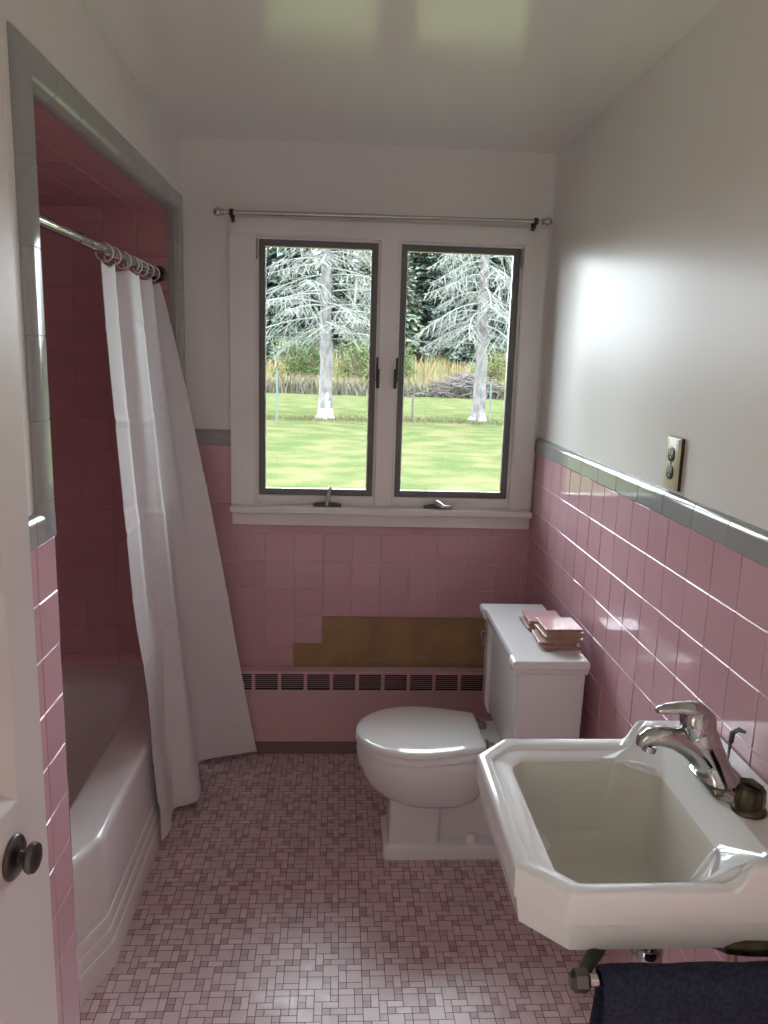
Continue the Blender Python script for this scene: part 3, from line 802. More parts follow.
# ------------------------------------------------------------------ sink
SY0, SY1, SXF, SXB = 0.960, 1.420, 0.271, 0.731
sink = thing('sink', 'white wall-hung porcelain sink with chamfered corners below the outlet', 'sink', (0.55, 1.17, 0.66))
def sk(d, df=None, cx=0.062, cy=0.064):
    df = d if df is None else df
    y0, y1, xf, xb = SY0 + d, SY1 - d, SXF + df, SXB
    c1, c2 = cx - 0.25 * d, cy - 0.35 * d
    return [(xf, y0 + c2), (xf + c1, y0), (0.560, y0), (0.635, y0), (xb - 0.001, y0), (xb, y1), (0.635, y1), (0.560, y1), (xf + c1, y1), (xf, y1 - c2)]
SN = [10, 9, 14, 6, 20, 6, 14, 9, 10, 18]
# ring order: near chamfer, near side (front), near step, near deck, back, far deck, far step, far side, far chamfer, front
def decky(x): return sstep(0.570, 0.602, x)
def rimf(h0, h1):
    return lambda x, y: lerp(h0, h1, decky(x))
def sring(c, zf, it=1): return poly_ring(c, 0, SN, zf=zf, round_iters=it)
R = []
flat = lambda z: (lambda x, y: z)
R.append(sring(sk(0.13, 0.14), flat(0.632), 2))
R.append(sring(sk(0.030, 0.032), flat(0.698), 1))
R.append(sring(sk(0.014, 0.016), flat(0.6995), 0))
R.append(sring(sk(0.010, 0.012), flat(0.7025), 0))
R.append(sring(sk(0.0042, 0.005), flat(0.746), 0))
R.append(sring(sk(0.0008, 0.001), flat(0.749), 0))
R.append(sring(sk(0.000, 0.000), rimf(0.790, 0.828), 0))
for k in range(1, 6):
    a_ = PI / 2 * k / 5
    R.append(sring(sk(0.0075 * (1 - math.cos(a_))), rimf(0.7925 + 0.0085 * math.sin(a_), 0.8315 + 0.0085 * math.sin(a_)), 0))
# inner rings share the point order; back edge moves forward to the deck edge
def inner(xf, y0, y1, xd, cxn, cyn, cxf, cyf, xs=None):
    return [(xf, y0 + cyn), (xf + cxn, y0), (min(0.545, xd - 0.06), y0), (xd - 0.028, y0), (xd, y0 + 0.004), (xd, y1 - 0.004), (xd - 0.028, y1), (min(0.545, xd - 0.06), y1), (xf + cxf, y1), (xf, y1 - cyf)]
R.append(sring(inner(0.290, 0.977, 1.390, 0.632, 0.054, 0.056, 0.05, 0.052), rimf(0.801, 0.841)))
R.append(sring(inner(0.293, 0.980, 1.387, 0.629, 0.052, 0.054, 0.048, 0.050), rimf(0.8000, 0.8385)))
R.append(sring(inner(0.296, 0.983, 1.384, 0.626, 0.050, 0.052, 0.046, 0.048), rimf(0.7950, 0.8325)))
def bowlc(d, back=0.0):
    xf, xb, y0, y1 = 0.330 + d, 0.594 - d - back, 0.996 + d, 1.346 - d
    return [(xf, y0 + 0.03), (xf + 0.028, y0), (0.470, y0), (xb - 0.058, y0), (xb, y0 + 0.068), (xb, y1 - 0.068), (xb - 0.058, y1), (0.470, y1), (xf + 0.024, y1), (xf, y1 - 0.026)]
R.append(sring(bowlc(-0.006), lambda x, y: 0.7935 + 0.010 * sstep(0.56, 0.60, x)))
R.append(sring(bowlc(0.0), lambda x, y: 0.790 + 0.006 * sstep(0.56, 0.60, x)))
nb = len(R)
_b0 = sring(bowlc(0.004), flat(0), 0)
for sx_, sy_, z_, it_, ox in ((1.0, 1.0, 0.782, 0, 0), (0.97, 0.98, 0.745, 2, -.003), (0.92, 0.95, 0.695, 3, -.006), (0.84, 0.89, 0.660, 5, -.010), (0.66, 0.74, 0.645, 7, -.012), (0.3, 0.35, 0.639, 8, -.014), (0.1, 0.1, 0.638, 8, -.016)):
    P_ = [(0.462 + ox + (x - 0.462) * sx_, 1.171 + (y - 1.171) * sy_) for x, y, _ in _b0]
    for _ in range(it_): P_ = [((P_[i - 1][0] + 2 * P_[i][0] + P_[(i + 1) % len(P_)][0]) / 4, (P_[i - 1][1] + 2 * P_[i][1] + P_[(i + 1) % len(P_)][1]) / 4) for i in range(len(P_))]
    R.append([(x, y, z_) for x, y in P_])
bm = BM(); rr = loft(bm, R, True, True, True)
bm.faces.ensure_lookup_table()
n_ = len(R[0])
for ri in range(nb - 1, len(R) - 1):
    for i in range(n_): bm.faces[ri * n_ + i].material_index = 1
bm.faces[len(bm.faces) - 1].material_index = 1
obj('basin', bm, [M['porcelain'], M['bowl_shaded']], sink, sharp=32)
bm = BM(); lathe(bm, [(0.0, 0.003), (0.018, 0.003), (0.024, 0.0015), (0.026, -0.002)], (0.515, 1.150, 0.6405), (0, 0, 1), 20); obj('drain', bm, M['chrome'], sink)
# low ridges moulded across the back corners of the bowl
for yy0, yy1 in ((1.004, 1.062), (1.340, 1.284)):
    bm = BM()
    pa, pb = Vector((0.530, yy0, 0.790)), Vector((0.592, yy1, 0.797))
    tube(bm, [pa, pa.lerp(pb, .15) + Vector((0.004, 0, 0.006)), pa.lerp(pb, .5) + Vector((0.006, 0, 0.009)), pa.lerp(pb, .85) + Vector((0.004, 0, 0.006)), pb], [0.0015, 0.0035, 0.0042, 0.0035, 0.0015], 10)
    obj('soap_ridge', bm, M['porcelain'], sink)
# faucet
FYc = 1.180
fa = BM()
loft(fa, [rrect(0.617 - d, 0.690 + d * .3, FYc - 0.070 - d, FYc + 0.070 + d, 0.034, z, 8) for d, z in ((0.0, 0.8415), (0.001, 0.846), (-0.003, 0.8505), (-0.02, 0.853))], True, True, True)
esc = obj('faucet', fa, M['chrome'], sink, sharp=45)
bm = BM()
rings = []
for z, xc, a, b, tl_ in ((0.852, 0.645, 0.034, 0.040, 0), (0.862, 0.641, 0.028, 0.031, .1), (0.885, 0.630, 0.0245, 0.0245, .35), (0.910, 0.617, 0.024, 0.0235, .5), (0.934, 0.604, 0.025, 0.0245, .55), (0.936, 0.603, 0.0235, 0.023, .55)):
    rings.append([(xc + a * math.cos(t), FYc + b * math.sin(t), z + tl_ * a * math.cos(t)) for t in [2 * PI * k / 28 for k in range(28)]])
loft(bm, rings, True, True, True)
obj('faucet_body', bm, M['chrome'], esc, sharp=50)
bm = BM()
sp = [(0.640, FYc, 0.868), (0.614, FYc, 0.890), (0.590, FYc, 0.910), (0.564, FYc, 0.923), (0.540, FYc, 0.927), (0.521, FYc, 0.9245), (0.510, FYc, 0.917), (0.508, FYc, 0.909)]
tube(bm, sp, [0.024, 0.023, 0.0210, 0.0190, 0.0172, 0.015, 0.012, 0.008], 18, up=(0, 0, 1), sx=1.0)
lathe(bm, [(0.0115, 0), (0.0118, 0.010), (0.009, 0.0105), (0.0, 0.008)], (0.524, FYc, 0.9095), (-0.25, 0, -1), 16)
obj('spout', bm, M['chrome'], esc, sharp=60)
bm = BM()
rings = []
for z, xc, a, b in ((0.938, 0.604, 0.027, 0.026), (0.952, 0.600, 0.0275, 0.0265), (0.964, 0.596, 0.0255, 0.025), (0.972, 0.593, 0.020, 0.020), (0.977, 0.590, 0.011, 0.011)):
    rings.append([(xc + a * math.cos(t), FYc + b * math.sin(t), z + 0.5 * a * math.cos(t) * (1 - 0.5 * (z > .96))) for t in [2 * PI * k / 28 for k in range(28)]])
loft(bm, rings, True, True, True)
tube(bm, [(0.612, FYc, 0.962), (0.600, FYc, 0.972), (0.585, FYc, 0.976), (0.565, FYc, 0.976), (0.545, FYc, 0.9745), (0.531, FYc, 0.972), (0.527, FYc, 0.971)], [0.013, 0.0135, 0.012, 0.0098, 0.0085, 0.006, 0.003], 16, sx=1.45, up=(0, 0, 1))
obj('lever', bm, M['chrome'], esc, sharp=60)
bm = BM()
PX, PY = 0.676, 1.214
tube(bm, [(PX, PY, 0.852), (PX + .0015, PY - .004, 0.905)], 0.0026, 10)
tube(bm, [(PX + .0013, PY - .004, 0.900), (PX + .002, PY - .005, 0.918), (PX + .009, PY - .010, 0.926), (PX + .018, PY - .018, 0.924)], [0.0045, 0.005, 0.0045, 0.0025], 12)
obj('popup_rod', bm, M['pewter'], esc)
# old tarnished knob left standing on the deck
bm = BM()
KC = Vector((0.657, 1.098, 0.8415)); rings = []
for r, h, fl in ((0.0265, 0.0, 0), (0.027, 0.004, 0), (0.0235, 0.008, 0), (0.022, 0.010, .5), (0.0235, 0.015, 1), (0.0225, 0.035, 1), (0.0205, 0.040, 1), (0.014, 0.043, .5)):
    rings.append([KC + Vector(((r - fl * 0.0022 * (0.5 + 0.5 * math.cos(8 * t))) * math.cos(t), (r - fl * 0.0022 * (0.5 + 0.5 * math.cos(8 * t))) * math.sin(t), h)) for t in [2 * PI * k / 48 for k in range(48)]])
loft(bm, rings, True, True, True)
kb = obj('knob', bm, M['brown_knob'], sink, sharp=50)
bm = BM(); a45 = Vector((math.cos(2.2), math.sin(2.2), 0)); tube(bm, [KC + Vector((0, 0, 0.044)) - a45 * 0.017, KC + Vector((0, 0, 0.048)), KC + Vector((0, 0, 0.044)) + a45 * 0.017], [0.005, 0.0065, 0.005], 10, sx=0.9)
obj('knob_grip', bm, M['brown_knob'], kb)
# plumbing below
bm = BM()
tube(bm, [(0.547, 1.160, 0.626), (0.547, 1.160, 0.46), (0.550, 1.160, 0.43), (0.570, 1.160, 0.408), (0.597, 1.160, 0.40), (0.624, 1.160, 0.412), (0.640, 1.160, 0.44), (0.648, 1.160, 0.47), (0.677, 1.160, 0.482), (0.732, 1.160, 0.482)], 0.016, 14)
lathe(bm, [(0.024, 0), (0.026, 0.004), (0.026, 0.026), (0.022, 0.03)], (0.547, 1.160, 0.52), (0, 0, 1), 12)
lathe(bm, [(0.024, 0), (0.026, 0.004), (0.026, 0.026), (0.022, 0.03)], (0.547, 1.160, 0.592), (0, 0, 1), 6)
obj('trap', bm, M['chrome'], sink, sharp=45)
for yy in (1.09, 1.27):
    bm = BM()
    tube(bm, [(0.66, yy, 0.672), (0.66, yy, 0.56), (0.662, yy, 0.50)], 0.006, 10)
    lathe(bm, [(0.012, 0), (0.013, 0.004), (0.013, 0.024), (0.010, 0.03)], (0.662, yy, 0.475), (0, 0, 1), 10)
    tube(bm, [(0.662, yy, 0.486), (0.733, yy, 0.486)], 0.008, 10)
    lathe(bm, [(0.006, 0), (0.018, 0.006), (0.018, 0.016), (0.0, 0.018)], (0.655, yy, 0.486), (-1, 0, 0), 12)
    obj('supply_valve', bm, M['brass'], sink, sharp=45)
bm = BM(); tube(bm, [(0.72, 0.965, 0.700), (0.60, 0.965, 0.705), (0.58, 0.975, 0.70), (0.57, 1.0, 0.69)], 0.011, 10); tube(bm, [(0.72, 1.0, 0.695), (0.62, 0.985, 0.69), (0.58, 1.0, 0.685)], 0.008, 10)
obj('overflow_pipe', bm, M['brown_knob'], sink)
# towel bar fixed to the near side of the sink
BY, BZ = 0.912, 0.704
bm = BM(); tube(bm, [(0.345, BY, BZ), (0.731, BY, BZ)], 0.009, 14)
bar = obj('towel_bar', bm, M['chrome'], sink)
bm = BM(); lathe(bm, [(0.0, 0.0), (0.009, 0.0), (0.0155, 0.006), (0.0155, 0.022), (0.012, 0.026)], (0.327, BY, BZ), (1, 0, 0), 6)
obj('bar_end', bm, M['pewter'], bar, sharp=30)
bm = BM(); tube(bm, [(0.342, BY + 0.004, BZ - .002), (0.360, BY + 0.03, BZ - 0.004), (0.385, BY + 0.065, BZ - 0.010), (0.40, BY + .10, BZ - 0.020)], [0.007, 0.008, 0.010, 0.012], 12, sx=1.2)
obj('bar_bracket', bm, M['dark_metal'], bar)
# towel
def towel():
    prof = []
    for z in [0.41 + (BZ - 0.41) * k / 26 for k in range(27)]: prof.append((BY - 0.0125 - 0.004 * (1 - (z - .36) / .4) , z))
    for k in range(1, 10):
        a = PI * k / 10; prof.append((BY - 0.0125 * math.cos(a), BZ + 0.0125 * math.sin(a)))
    for z in [BZ - (BZ - 0.45) * k / 22 for k in range(23)]: prof.append((BY + 0.0125 + 0.003 * (BZ - z), z))
    bm = BM(); NX = 60; G = []
    for i in range(NX + 1):
        x = lerp(0.368, 0.722, i / NX); row = []
        for k, (y, z) in enumerate(prof):
            w = 0.0035 * math.sin(18 * x + 3 * z) * max(0, min(1, (BZ - z) * 5))
            row.append(bm.verts.new((x + 0.002 * math.sin(40 * z) , y - abs(w) * (1 if k < 31 else -1), z + 0.0012 * math.sin(60 * x + k))))
        G.append(row)
    for i in range(NX):
        for k in range(len(prof) - 1): bm.faces.new((G[i][k], G[i + 1][k], G[i + 1][k + 1], G[i][k + 1]))
    o = obj('bath_towel', bm, M['towel'], None, loc=(0.537, BY, 0.36), sharp=180)
    m = o.modifiers.new('thick', 'SOLIDIFY'); m.thickness = 0.007; m.offset = 1
    return tag(o, 'dark navy terry towel draped over the bar on the sink', 'towel')
towel()

# outlet
ou = thing('electrical_outlet', 'ivory outlet plate with two brown sockets above the tile cap', 'outlet', (XRP, 1.692, 1.317))
OY, OZ = 1.690, 1.3155
bm = BM(); box(bm, XRP - 0.008, XRP - 0.0005, OY - 0.0345, OY + 0.0345, OZ - 0.057, OZ + 0.057); obj('plate_shadow_gap', bm, M['brown_plastic'], ou)  # dark slab standing in for the shadow gap behind the cover plate
bm = BM(); loft(bm, [[(xx, OY + sy * (0.035 - d), OZ + sz * (0.0575 - d)) for sy, sz in ((-1, -1), (1, -1), (1, 1), (-1, 1))] for xx, d in ((XRP - 0.008, 0), (XRP - 0.011, 0.001), (XRP - 0.0125, 0.004))], True, True, True)
obj('cover_plate', bm, M['ivory'], ou)
for dz in (-0.0195, 0.0195):
    bm = BM()
    def oct_(x, s): return [(x, OY + s * max(-.85, min(.85, math.cos(t))) * 0.0190, OZ + dz + s * 0.0160 * math.sin(t)) for t in [2 * PI * k / 24 for k in range(24)]]
    loft(bm, [oct_(XRP - 0.0122, 1.0), oct_(XRP - 0.0145, 1.0), oct_(XRP - 0.015, 0.93)], True, True, True)
    rc = obj('receptacle', bm, M['brown_plastic'], ou)
    bm = BM()
    for sy in (-1, 1): box(bm, XRP - 0.0153, XRP - 0.0149, OY + sy * 0.0062 - 0.0008, OY + sy * 0.0062 + 0.0008, OZ + dz - 0.001, OZ + dz + 0.0065)
    lathe(bm, [(0.0025, 0), (0.0025, 0.0004)], (XRP - 0.0149, OY, OZ + dz - 0.0065), (-1, 0, 0), 12)
    obj('socket_slot', bm, M['brass'], rc)
bm = BM(); lathe(bm, [(0.0032, 0), (0.003, 0.001), (0.0, 0.0014)], (XRP - 0.0124, OY, OZ), (-1, 0, 0), 12); obj('plate_screw', bm, M['dark_metal'], ou)

# chip lying on the floor
bm = BM(); bmesh.ops.create_icosphere(bm, subdivisions=2, radius=0.011)
for v in bm.verts: v.co = Vector((0.402 + v.co.x * random.uniform(.8, 1.1), 2.066 + v.co.y * random.uniform(.6, .9), 0.0085 + v.co.z * 0.72))
tag(obj('plaster_chip', bm, M['grout'], None, loc=(0.402, 2.066, 0)), 'small pale chip lying on the floor in front of the toilet base', 'debris')

# ------------------------------------------------------------------ door (open against the left wall)
dang = math.radians(4.0)
dd = Vector((math.sin(dang), math.cos(dang), 0)); dn = Vector((math.cos(dang), -math.sin(dang), 0))
E0 = Vector((-0.400, 1.029, 0)); DW, DT = 0.70, 0.035
def dpt(s, n, z): return E0 - dd * s + dn * n + Vector((0, 0, z))    # s from free edge toward the hinge, n out of the room-side face
door = thing('door', 'open white panelled door with a dark round knob by the left wall', 'door', tuple(E0))
def dprism(bm, s0, s1, z0, z1, n0, n1):
    v = [bm.verts.new(dpt(s, n, z)) for n in (n0, n1) for (s, z) in ((s0, z0), (s1, z0), (s1, z1), (s0, z1))]
    for q in ((0, 1, 2, 3), (7, 6, 5, 4), (0, 4, 5, 1), (1, 5, 6, 2), (2, 6, 7, 3), (3, 7, 4, 0)): bm.faces.new([v[i] for i in q])
sb = [0.0, 0.076, DW - 0.088, DW]; zb = [0.012, 0.22, 0.50, 0.952, 1.86, 2.0]
bm = BM()
g0 = {}
def gv(i, j, n, ins=0.0):
    s = sb[i] + (ins if i == 1 else -ins if i == 2 else 0); z = zb[j] + (ins if j in (1, 3) else -ins if j in (2, 4) else 0)
    k = (i, j, n)
    if k not in g0: g0[k] = bm.verts.new(dpt(s, n, z))
    return g0[k]
for i in range(3):
    for j in range(5):
        if i == 1 and j in (1, 3):
            # sloping reveal down to the recessed panel
            idx = ((1, j), (2, j), (2, j + 1), (1, j + 1))
            o_ = [gv(a, b, 0.0) for a, b in idx]; i_ = [gv(a, b, -0.017, 0.018) for a, b in idx]
            for k in range(4): bm.faces.new((o_[k], o_[(k + 1) % 4], i_[(k + 1) % 4], i_[k]))
            bm.faces.new(i_)
        else:
            bm.faces.new([gv(a, b, 0.0) for a, b in ((i, j), (i + 1, j), (i + 1, j + 1), (i, j + 1))])
B_ = [bm.verts.new(dpt(s, -DT, z)) for s, z in ((0, zb[0]), (DW, zb[0]), (DW, zb[-1]), (0, zb[-1]))]
bm.faces.new(B_)
bm.faces.new([gv(i, 0, 0.0) for i in range(4)] + [B_[1], B_[0]])
bm.faces.new([gv(i, 5, 0.0) for i in range(3, -1, -1)] + [B_[3], B_[2]])
bm.faces.new([gv(0, j, 0.0) for j in range(5, -1, -1)] + [B_[0], B_[3]])
bm.faces.new([gv(3, j, 0.0) for j in range(6)] + [B_[2], B_[1]])
obj('door_leaf', bm, M['door_white'], door, smooth=False, bevel=0.0015)
kp = dpt(0.098, 0.0, 0.884)
bm = BM(); lathe(bm, [(0.029, 0.0002), (0.029, 0.003), (0.026, 0.006), (0.015, 0.008), (0.012, 0.009)], kp, dn, 28); pl = obj('knob_rosette', bm, M['pewter'], door)
bm = BM(); lathe(bm, [(0.0085, 0.007), (0.0085, 0.015), (0.013, 0.018), (0.0185, 0.021), (0.020, 0.025), (0.0185, 0.030), (0.012, 0.0325), (0.0, 0.033)], kp, dn, 28); obj('knob_grip', bm, M['pewter'], pl)
cp = dpt(0.123, -0.017, 1.142)
bm = BM(); lathe(bm, [(0.021, 0.0002), (0.021, 0.004), (0.017, 0.007), (0.009, 0.009), (0.008, 0.016), (0.0, 0.017)], cp, dn, 24); obj('thumb_turn', bm, M['pewter'], door)
for z in (0.25, 1.0, 1.75):
    bm = BM(); c = dpt(DW + 0.006, -0.004, z); tube(bm, [c, c + Vector((0, 0, 0.09))], 0.006, 12); obj('hinge', bm, M['pewter'], door)

# hall beyond the side doorway behind the viewpoint, lit by an added fill light
bm = BM(); ub_ = [-1.60, XLP - 0.062]
plane_holes(bm, (0, 0, 0), (1, 0, 0), (0, 1, 0), ub_, [-0.95, 0.75])
tag(obj('floor_hall', bm, M['trunk'], smooth=False, kind='structure'), 'hall floor beyond the side doorway', 'floor')
bm = BM(); plane_holes(bm, (0, 0, ZC), (1, 0, 0), (0, 1, 0), ub_, [-0.95, 0.75]); tag(obj('ceiling_hall', bm, M['hall'], smooth=False, kind='structure'), 'hall ceiling beyond the side doorway', 'ceiling')
bm = BM()
plane_holes(bm, (-1.60, 0, 0), (0, 1, 0), (0, 0, 1), [-0.95, 0.75], [0, ZC]); plane_holes(bm, (0, -0.95, 0), (1, 0, 0), (0, 0, 1), ub_, [0, ZC]); plane_holes(bm, (0, 0.75, 0), (1, 0, 0), (0, 0, 1), ub_, [0, ZC])
tag(obj('wall_hall', bm, M['hall'], smooth=False, kind='structure'), 'hall walls beyond the side doorway', 'wall')

# ------------------------------------------------------------------ outdoors
GZ = -0.67
def ground_z(x, y):
    z = GZ + 2.1 * sstep(47, 66, y) + 0.04 * math.sin(x * .7) * math.sin(y * .5) * sstep(8, 14, y)
    return z
bm = BM()
gx = [-60 + 3 * k for k in range(45)]; gy = [3.2 + 1.7 * k for k in range(26)] + [47.4 + 2.2 * k for k in range(1, 24)]
G = [[bm.verts.new((x, y, ground_z(x, y))) for y in gy] for x in gx]
for i in range(len(gx) - 1):
    for j in range(len(gy) - 1):
        f = bm.faces.new((G[i][j], G[i + 1][j], G[i + 1][j + 1], G[i][j + 1])); f.material_index = 0 if gy[j] < 46 else 1
tag(obj('ground_outside', bm, [M['lawn'], M['field']], recalc=False, kind='structure'), 'mown green lawn outside the window', 'lawn')

def blades(name, n, region, hts, cols, mat, label, cat, width=0.012, seed=1, lean=0.35):
    rnd = random.Random(seed); bm = BM(); lay = bm.loops.layers.float_color.new('tone')
    for _ in range(n):
        x, y = region(rnd)
        h = rnd.uniform(*hts); a = rnd.uniform(0, 2 * PI); w = width * rnd.uniform(.6, 1.4); l = rnd.uniform(0, lean) * h; a2 = rnd.uniform(0, 2 * PI)
        z = ground_z(x, y) - 0.02
        c = rnd.choice(cols); k = rnd.uniform(.75, 1.15)
        p = Vector((x, y, z)); q = p + Vector((math.cos(a2) * l * .35, math.sin(a2) * l * .35, h * .6)); t = p + Vector((math.cos(a2) * l, math.sin(a2) * l, h))
        d = Vector((math.cos(a), math.sin(a), 0)) * w
        v = [bm.verts.new(u) for u in (p - d, p + d, q + d * .8, t, q - d * .8)]
        f = bm.faces.new(v)
        for lp in f.loops: lp[lay] = (c[0] * k, c[1] * k, c[2] * k, 1)
    o = obj(name, bm, mat, recalc=False, smooth=False, kind='stuff')
    return tag(o, label, cat)
blades('meadow_grass', 26000, lambda r: (r.uniform(-22, 30), 46.2 + 20 * r.random() ** 1.3), (0.5, 1.25), [(.85, .72, .34), (.92, .70, .38), (.72, .72, .30), (.92, .58, .36), (.58, .66, .26)], M['straw'], 'tall yellow meadow grass beyond the lawn', 'grass', width=0.035, seed=5)
blades('bramble_thicket', 9000, lambda r: (r.uniform(-22, 30), r.uniform(45.2, 47.4)), (0.3, 1.15), [(.44, .37, .34), (.52, .44, .41), (.46, .46, .25), (.56, .49, .44), (.4, .45, .2)], M['straw'], 'grey brown bramble thicket along the lawn edge', 'brush', width=0.03, seed=6, lean=0.9)
blades('fence_line_tufts', 5000, lambda r: (r.uniform(-14, 18), r.gauss(27.6, 0.45)), (0.05, 0.22), [(.34, .30, .15), (.30, .34, .13), (.38, .33, .20)], M['straw'], 'strip of longer dry grass along the fence line', 'grass', width=0.012, seed=7, lean=0.9)

# dead lichen-covered spruces
def dead_spruce(name, x0, y0, seed, label, r0, zlow, droop, spread, scar, nb):
    rnd = random.Random(seed)
    base = Vector((x0, y0, ground_z(x0, y0) - 0.05))
    t = thing(name, label, 'tree', tuple(base))
    Ht = 10.5
    bm = BM(); rings = []; n = 16
    for k in range(30):
        h = Ht * (k / 29) ** 1.2
        r = r0 * (1 - 0.72 * h / Ht) * (1 + 0.55 * math.exp(-h / 0.14))
        rings.append([base + Vector((r * (1 + .06 * math.sin(3 * a + k) + .15 * math.exp(-h / .2) * math.sin(5 * a)) * math.cos(a) + .03 * math.sin(h), r * (1 + .06 * math.cos(4 * a - k)) * math.sin(a), h)) for a in [2 * PI * q / n for q in range(n)]])
    loft(bm, rings, True, False, True)
    for f in bm.faces:
        c = f.calc_center_median() - base
        if scar and c.y < 0.1 and c.z < scar * (0.75 + .3 * math.sin(c.x * 18)): f.material_index = 1
    obj('trunk', bm, [M['bark'], M['scar']], t, sharp=80)
    for b in range(nb):
        f_ = (b / nb) ** 1.05
        z = zlow + (Ht - 1.2 - zlow) * f_ + rnd.uniform(-.12, .12)
        az = b * 2.39996 + rnd.uniform(-.4, .4)
        Lb = (spread * (1 - 0.55 * f_)) * rnd.uniform(.7, 1.12)
        out = Vector((math.cos(az), math.sin(az), 0)); side = Vector((-math.sin(az), math.cos(az), 0))
        start = base + Vector((.03 * math.sin(z), 0, z)) + out * r0 * .4
        bm = BM(); pts = []; up0 = rnd.uniform(-.1, .25)
        m = 9; wob = rnd.uniform(-.25, .25)
        for k in range(m + 1):
            u = k / m
            pts.append(start + out * Lb * u * (1 - .12 * droop * u) + Vector((0, 0, Lb * (up0 * u - droop * u * u * .62 + .22 * droop * u ** 4))) + side * Lb * wob * u * u)
        rb = 0.034 * (1 - .4 * f_) * rnd.uniform(.8, 1.2)
        tube(bm, pts, [lerp(rb, 0.010, k / m) for k in range(m + 1)], 5)
        ns = 16
        for q in range(ns):
            u = 0.18 + 0.8 * q / ns; i = min(int(u * m), m - 1); p = pts[i].lerp(pts[i + 1], u * m - i)
            sgn = 1 if q % 2 else -1; ls = Lb * rnd.uniform(.20, .46) * (1.15 - u)* 1.5
            dirv = (out * rnd.uniform(.25, .8) + side * sgn * rnd.uniform(.5, 1.0) + Vector((0, 0, rnd.uniform(-.5, .15) - droop * .35))).normalized()
            sag = rnd.uniform(.2, .6)
            sp = [p + dirv * ls * v + Vector((0, 0, -sag * ls * v * v * .6)) for v in (0, .25, .5, .75, 1)]
            tube(bm, sp, [.013, .012, .011, .009, .006], 4)
            for w in range(3):
                pv = sp[1 + w]; ll = ls * rnd.uniform(.25, .5)
                d2 = (dirv * rnd.uniform(.2, .7) + Vector((rnd.uniform(-.8, .8), rnd.uniform(-.8, .8), rnd.uniform(-1.1, .1)))).normalized()
                tube(bm, [pv, pv + d2 * ll * .5 + Vector((0, 0, -.02)), pv + d2 * ll + Vector((0, 0, -.10 * ll))], [.0105, .009, .006], 3)
        obj('branch', bm, M['lichen'], t, sharp=180)
    return t
dead_spruce('dead_spruce_tree', -0.50, 28.2, 31, 'dead spruce with white scarred trunk base seen through the left sash', 0.255, 3.1, 0.50, 3.4, 0.95, 56)
dead_spruce('dead_spruce_tree', 5.15, 29.2, 47, 'dead spruce with steeply drooping grey twigs seen through the right sash', 0.25, 3.15, 1.0, 3.0, 0.16, 56)

def conifer_mesh(seed, col, Ht, R, n):
    rnd = random.Random(seed); bm = BM(); lay = bm.loops.layers.float_color.new('tone')
    nl = 22
    for _ in range(n):
        f_ = rnd.random() ** 1.25; lev = (math.floor(f_ * nl) + rnd.uniform(0, .55)) / nl
        z = Ht * (.06 + .94 * lev); rr = R * (1 - lev) ** .85 + .15
        rad = rr * rnd.random() ** .42; a = rnd.uniform(0, 2 * PI)
        lob = 1 + .18 * math.sin(5 * a + lev * 40)
        p = Vector((math.cos(a) * rad * lob, math.sin(a) * rad * lob, z - .28 * rad))
        s = rnd.uniform(.28, .68) * (1.1 - .4 * lev)
        o = Vector((math.cos(a + rnd.uniform(-.6, .6)), math.sin(a + rnd.uniform(-.6, .6)), rnd.uniform(-.7, .1))).normalized() * s
        sd = o.cross(Vector((rnd.uniform(-.4, .4), rnd.uniform(-.4, .4), 1))).normalized() * s * .34
        k = rnd.uniform(.55, 1.3); c = [col[0] * k * rnd.uniform(.85, 1.2), col[1] * k, col[2] * k * rnd.uniform(.85, 1.2)]
        v = [bm.verts.new(q) for q in (p - sd * .5, p + o * .5 - sd, p + o, p + o * .5 + sd)]
        f = bm.faces.new(v)
        for l in f.loops: l[lay] = (*c, 1)
    me = bpy.data.meshes.new('fir_foliage'); bm.to_mesh(me); bm.free(); me.materials.append(M['fir']); return me
def trunk_mesh(Ht, r):
    bm = BM(); tube(bm, [(0, 0, -.1), (.02, 0, Ht * .5), (0, 0, Ht * .97)], [r, r * .6, r * .1], 8)
    me = bpy.data.meshes.new('fir_trunk'); bm.to_mesh(me); bm.free(); me.materials.append(M['trunk']); return me
def leafy_mesh(seed, col, Ht, R, n, ls, low=.12):
    rnd = random.Random(seed); bm = BM(); lay = bm.loops.layers.float_color.new('tone')
    cl = [(rnd.uniform(-.7, .7) * R, rnd.uniform(-.7, .7) * R, Ht * rnd.uniform(low + .1, .92), R * rnd.uniform(.3, .6)) for _ in range(22)]
    for _ in range(n):
        cx, cy, cz, cr = rnd.choice(cl)
        d = Vector((rnd.gauss(0, 1), rnd.gauss(0, 1), rnd.gauss(0, 1))).normalized() * cr * rnd.random() ** .4
        p = Vector((cx, cy, cz)) + d; p.z = max(p.z, Ht * low)
        o = Vector((rnd.uniform(-1, 1), rnd.uniform(-1, 1), rnd.uniform(-.8, .5))).normalized() * ls * rnd.uniform(.6, 1.3)
        sd = o.cross(Vector((rnd.uniform(-1, 1), rnd.uniform(-1, 1), 1))).normalized() * ls * .32
        k = rnd.uniform(.7, 1.25); v = [bm.verts.new(q) for q in (p, p + o * .5 - sd, p + o, p + o * .5 + sd)]
        f = bm.faces.new(v)
        for l in f.loops: l[lay] = (col[0] * k, col[1] * k, col[2] * k * rnd.uniform(.8, 1.2), 1)
    me = bpy.data.meshes.new('leaves'); bm.to_mesh(me); bm.free(); me.materials.append(M['leaf']); return me
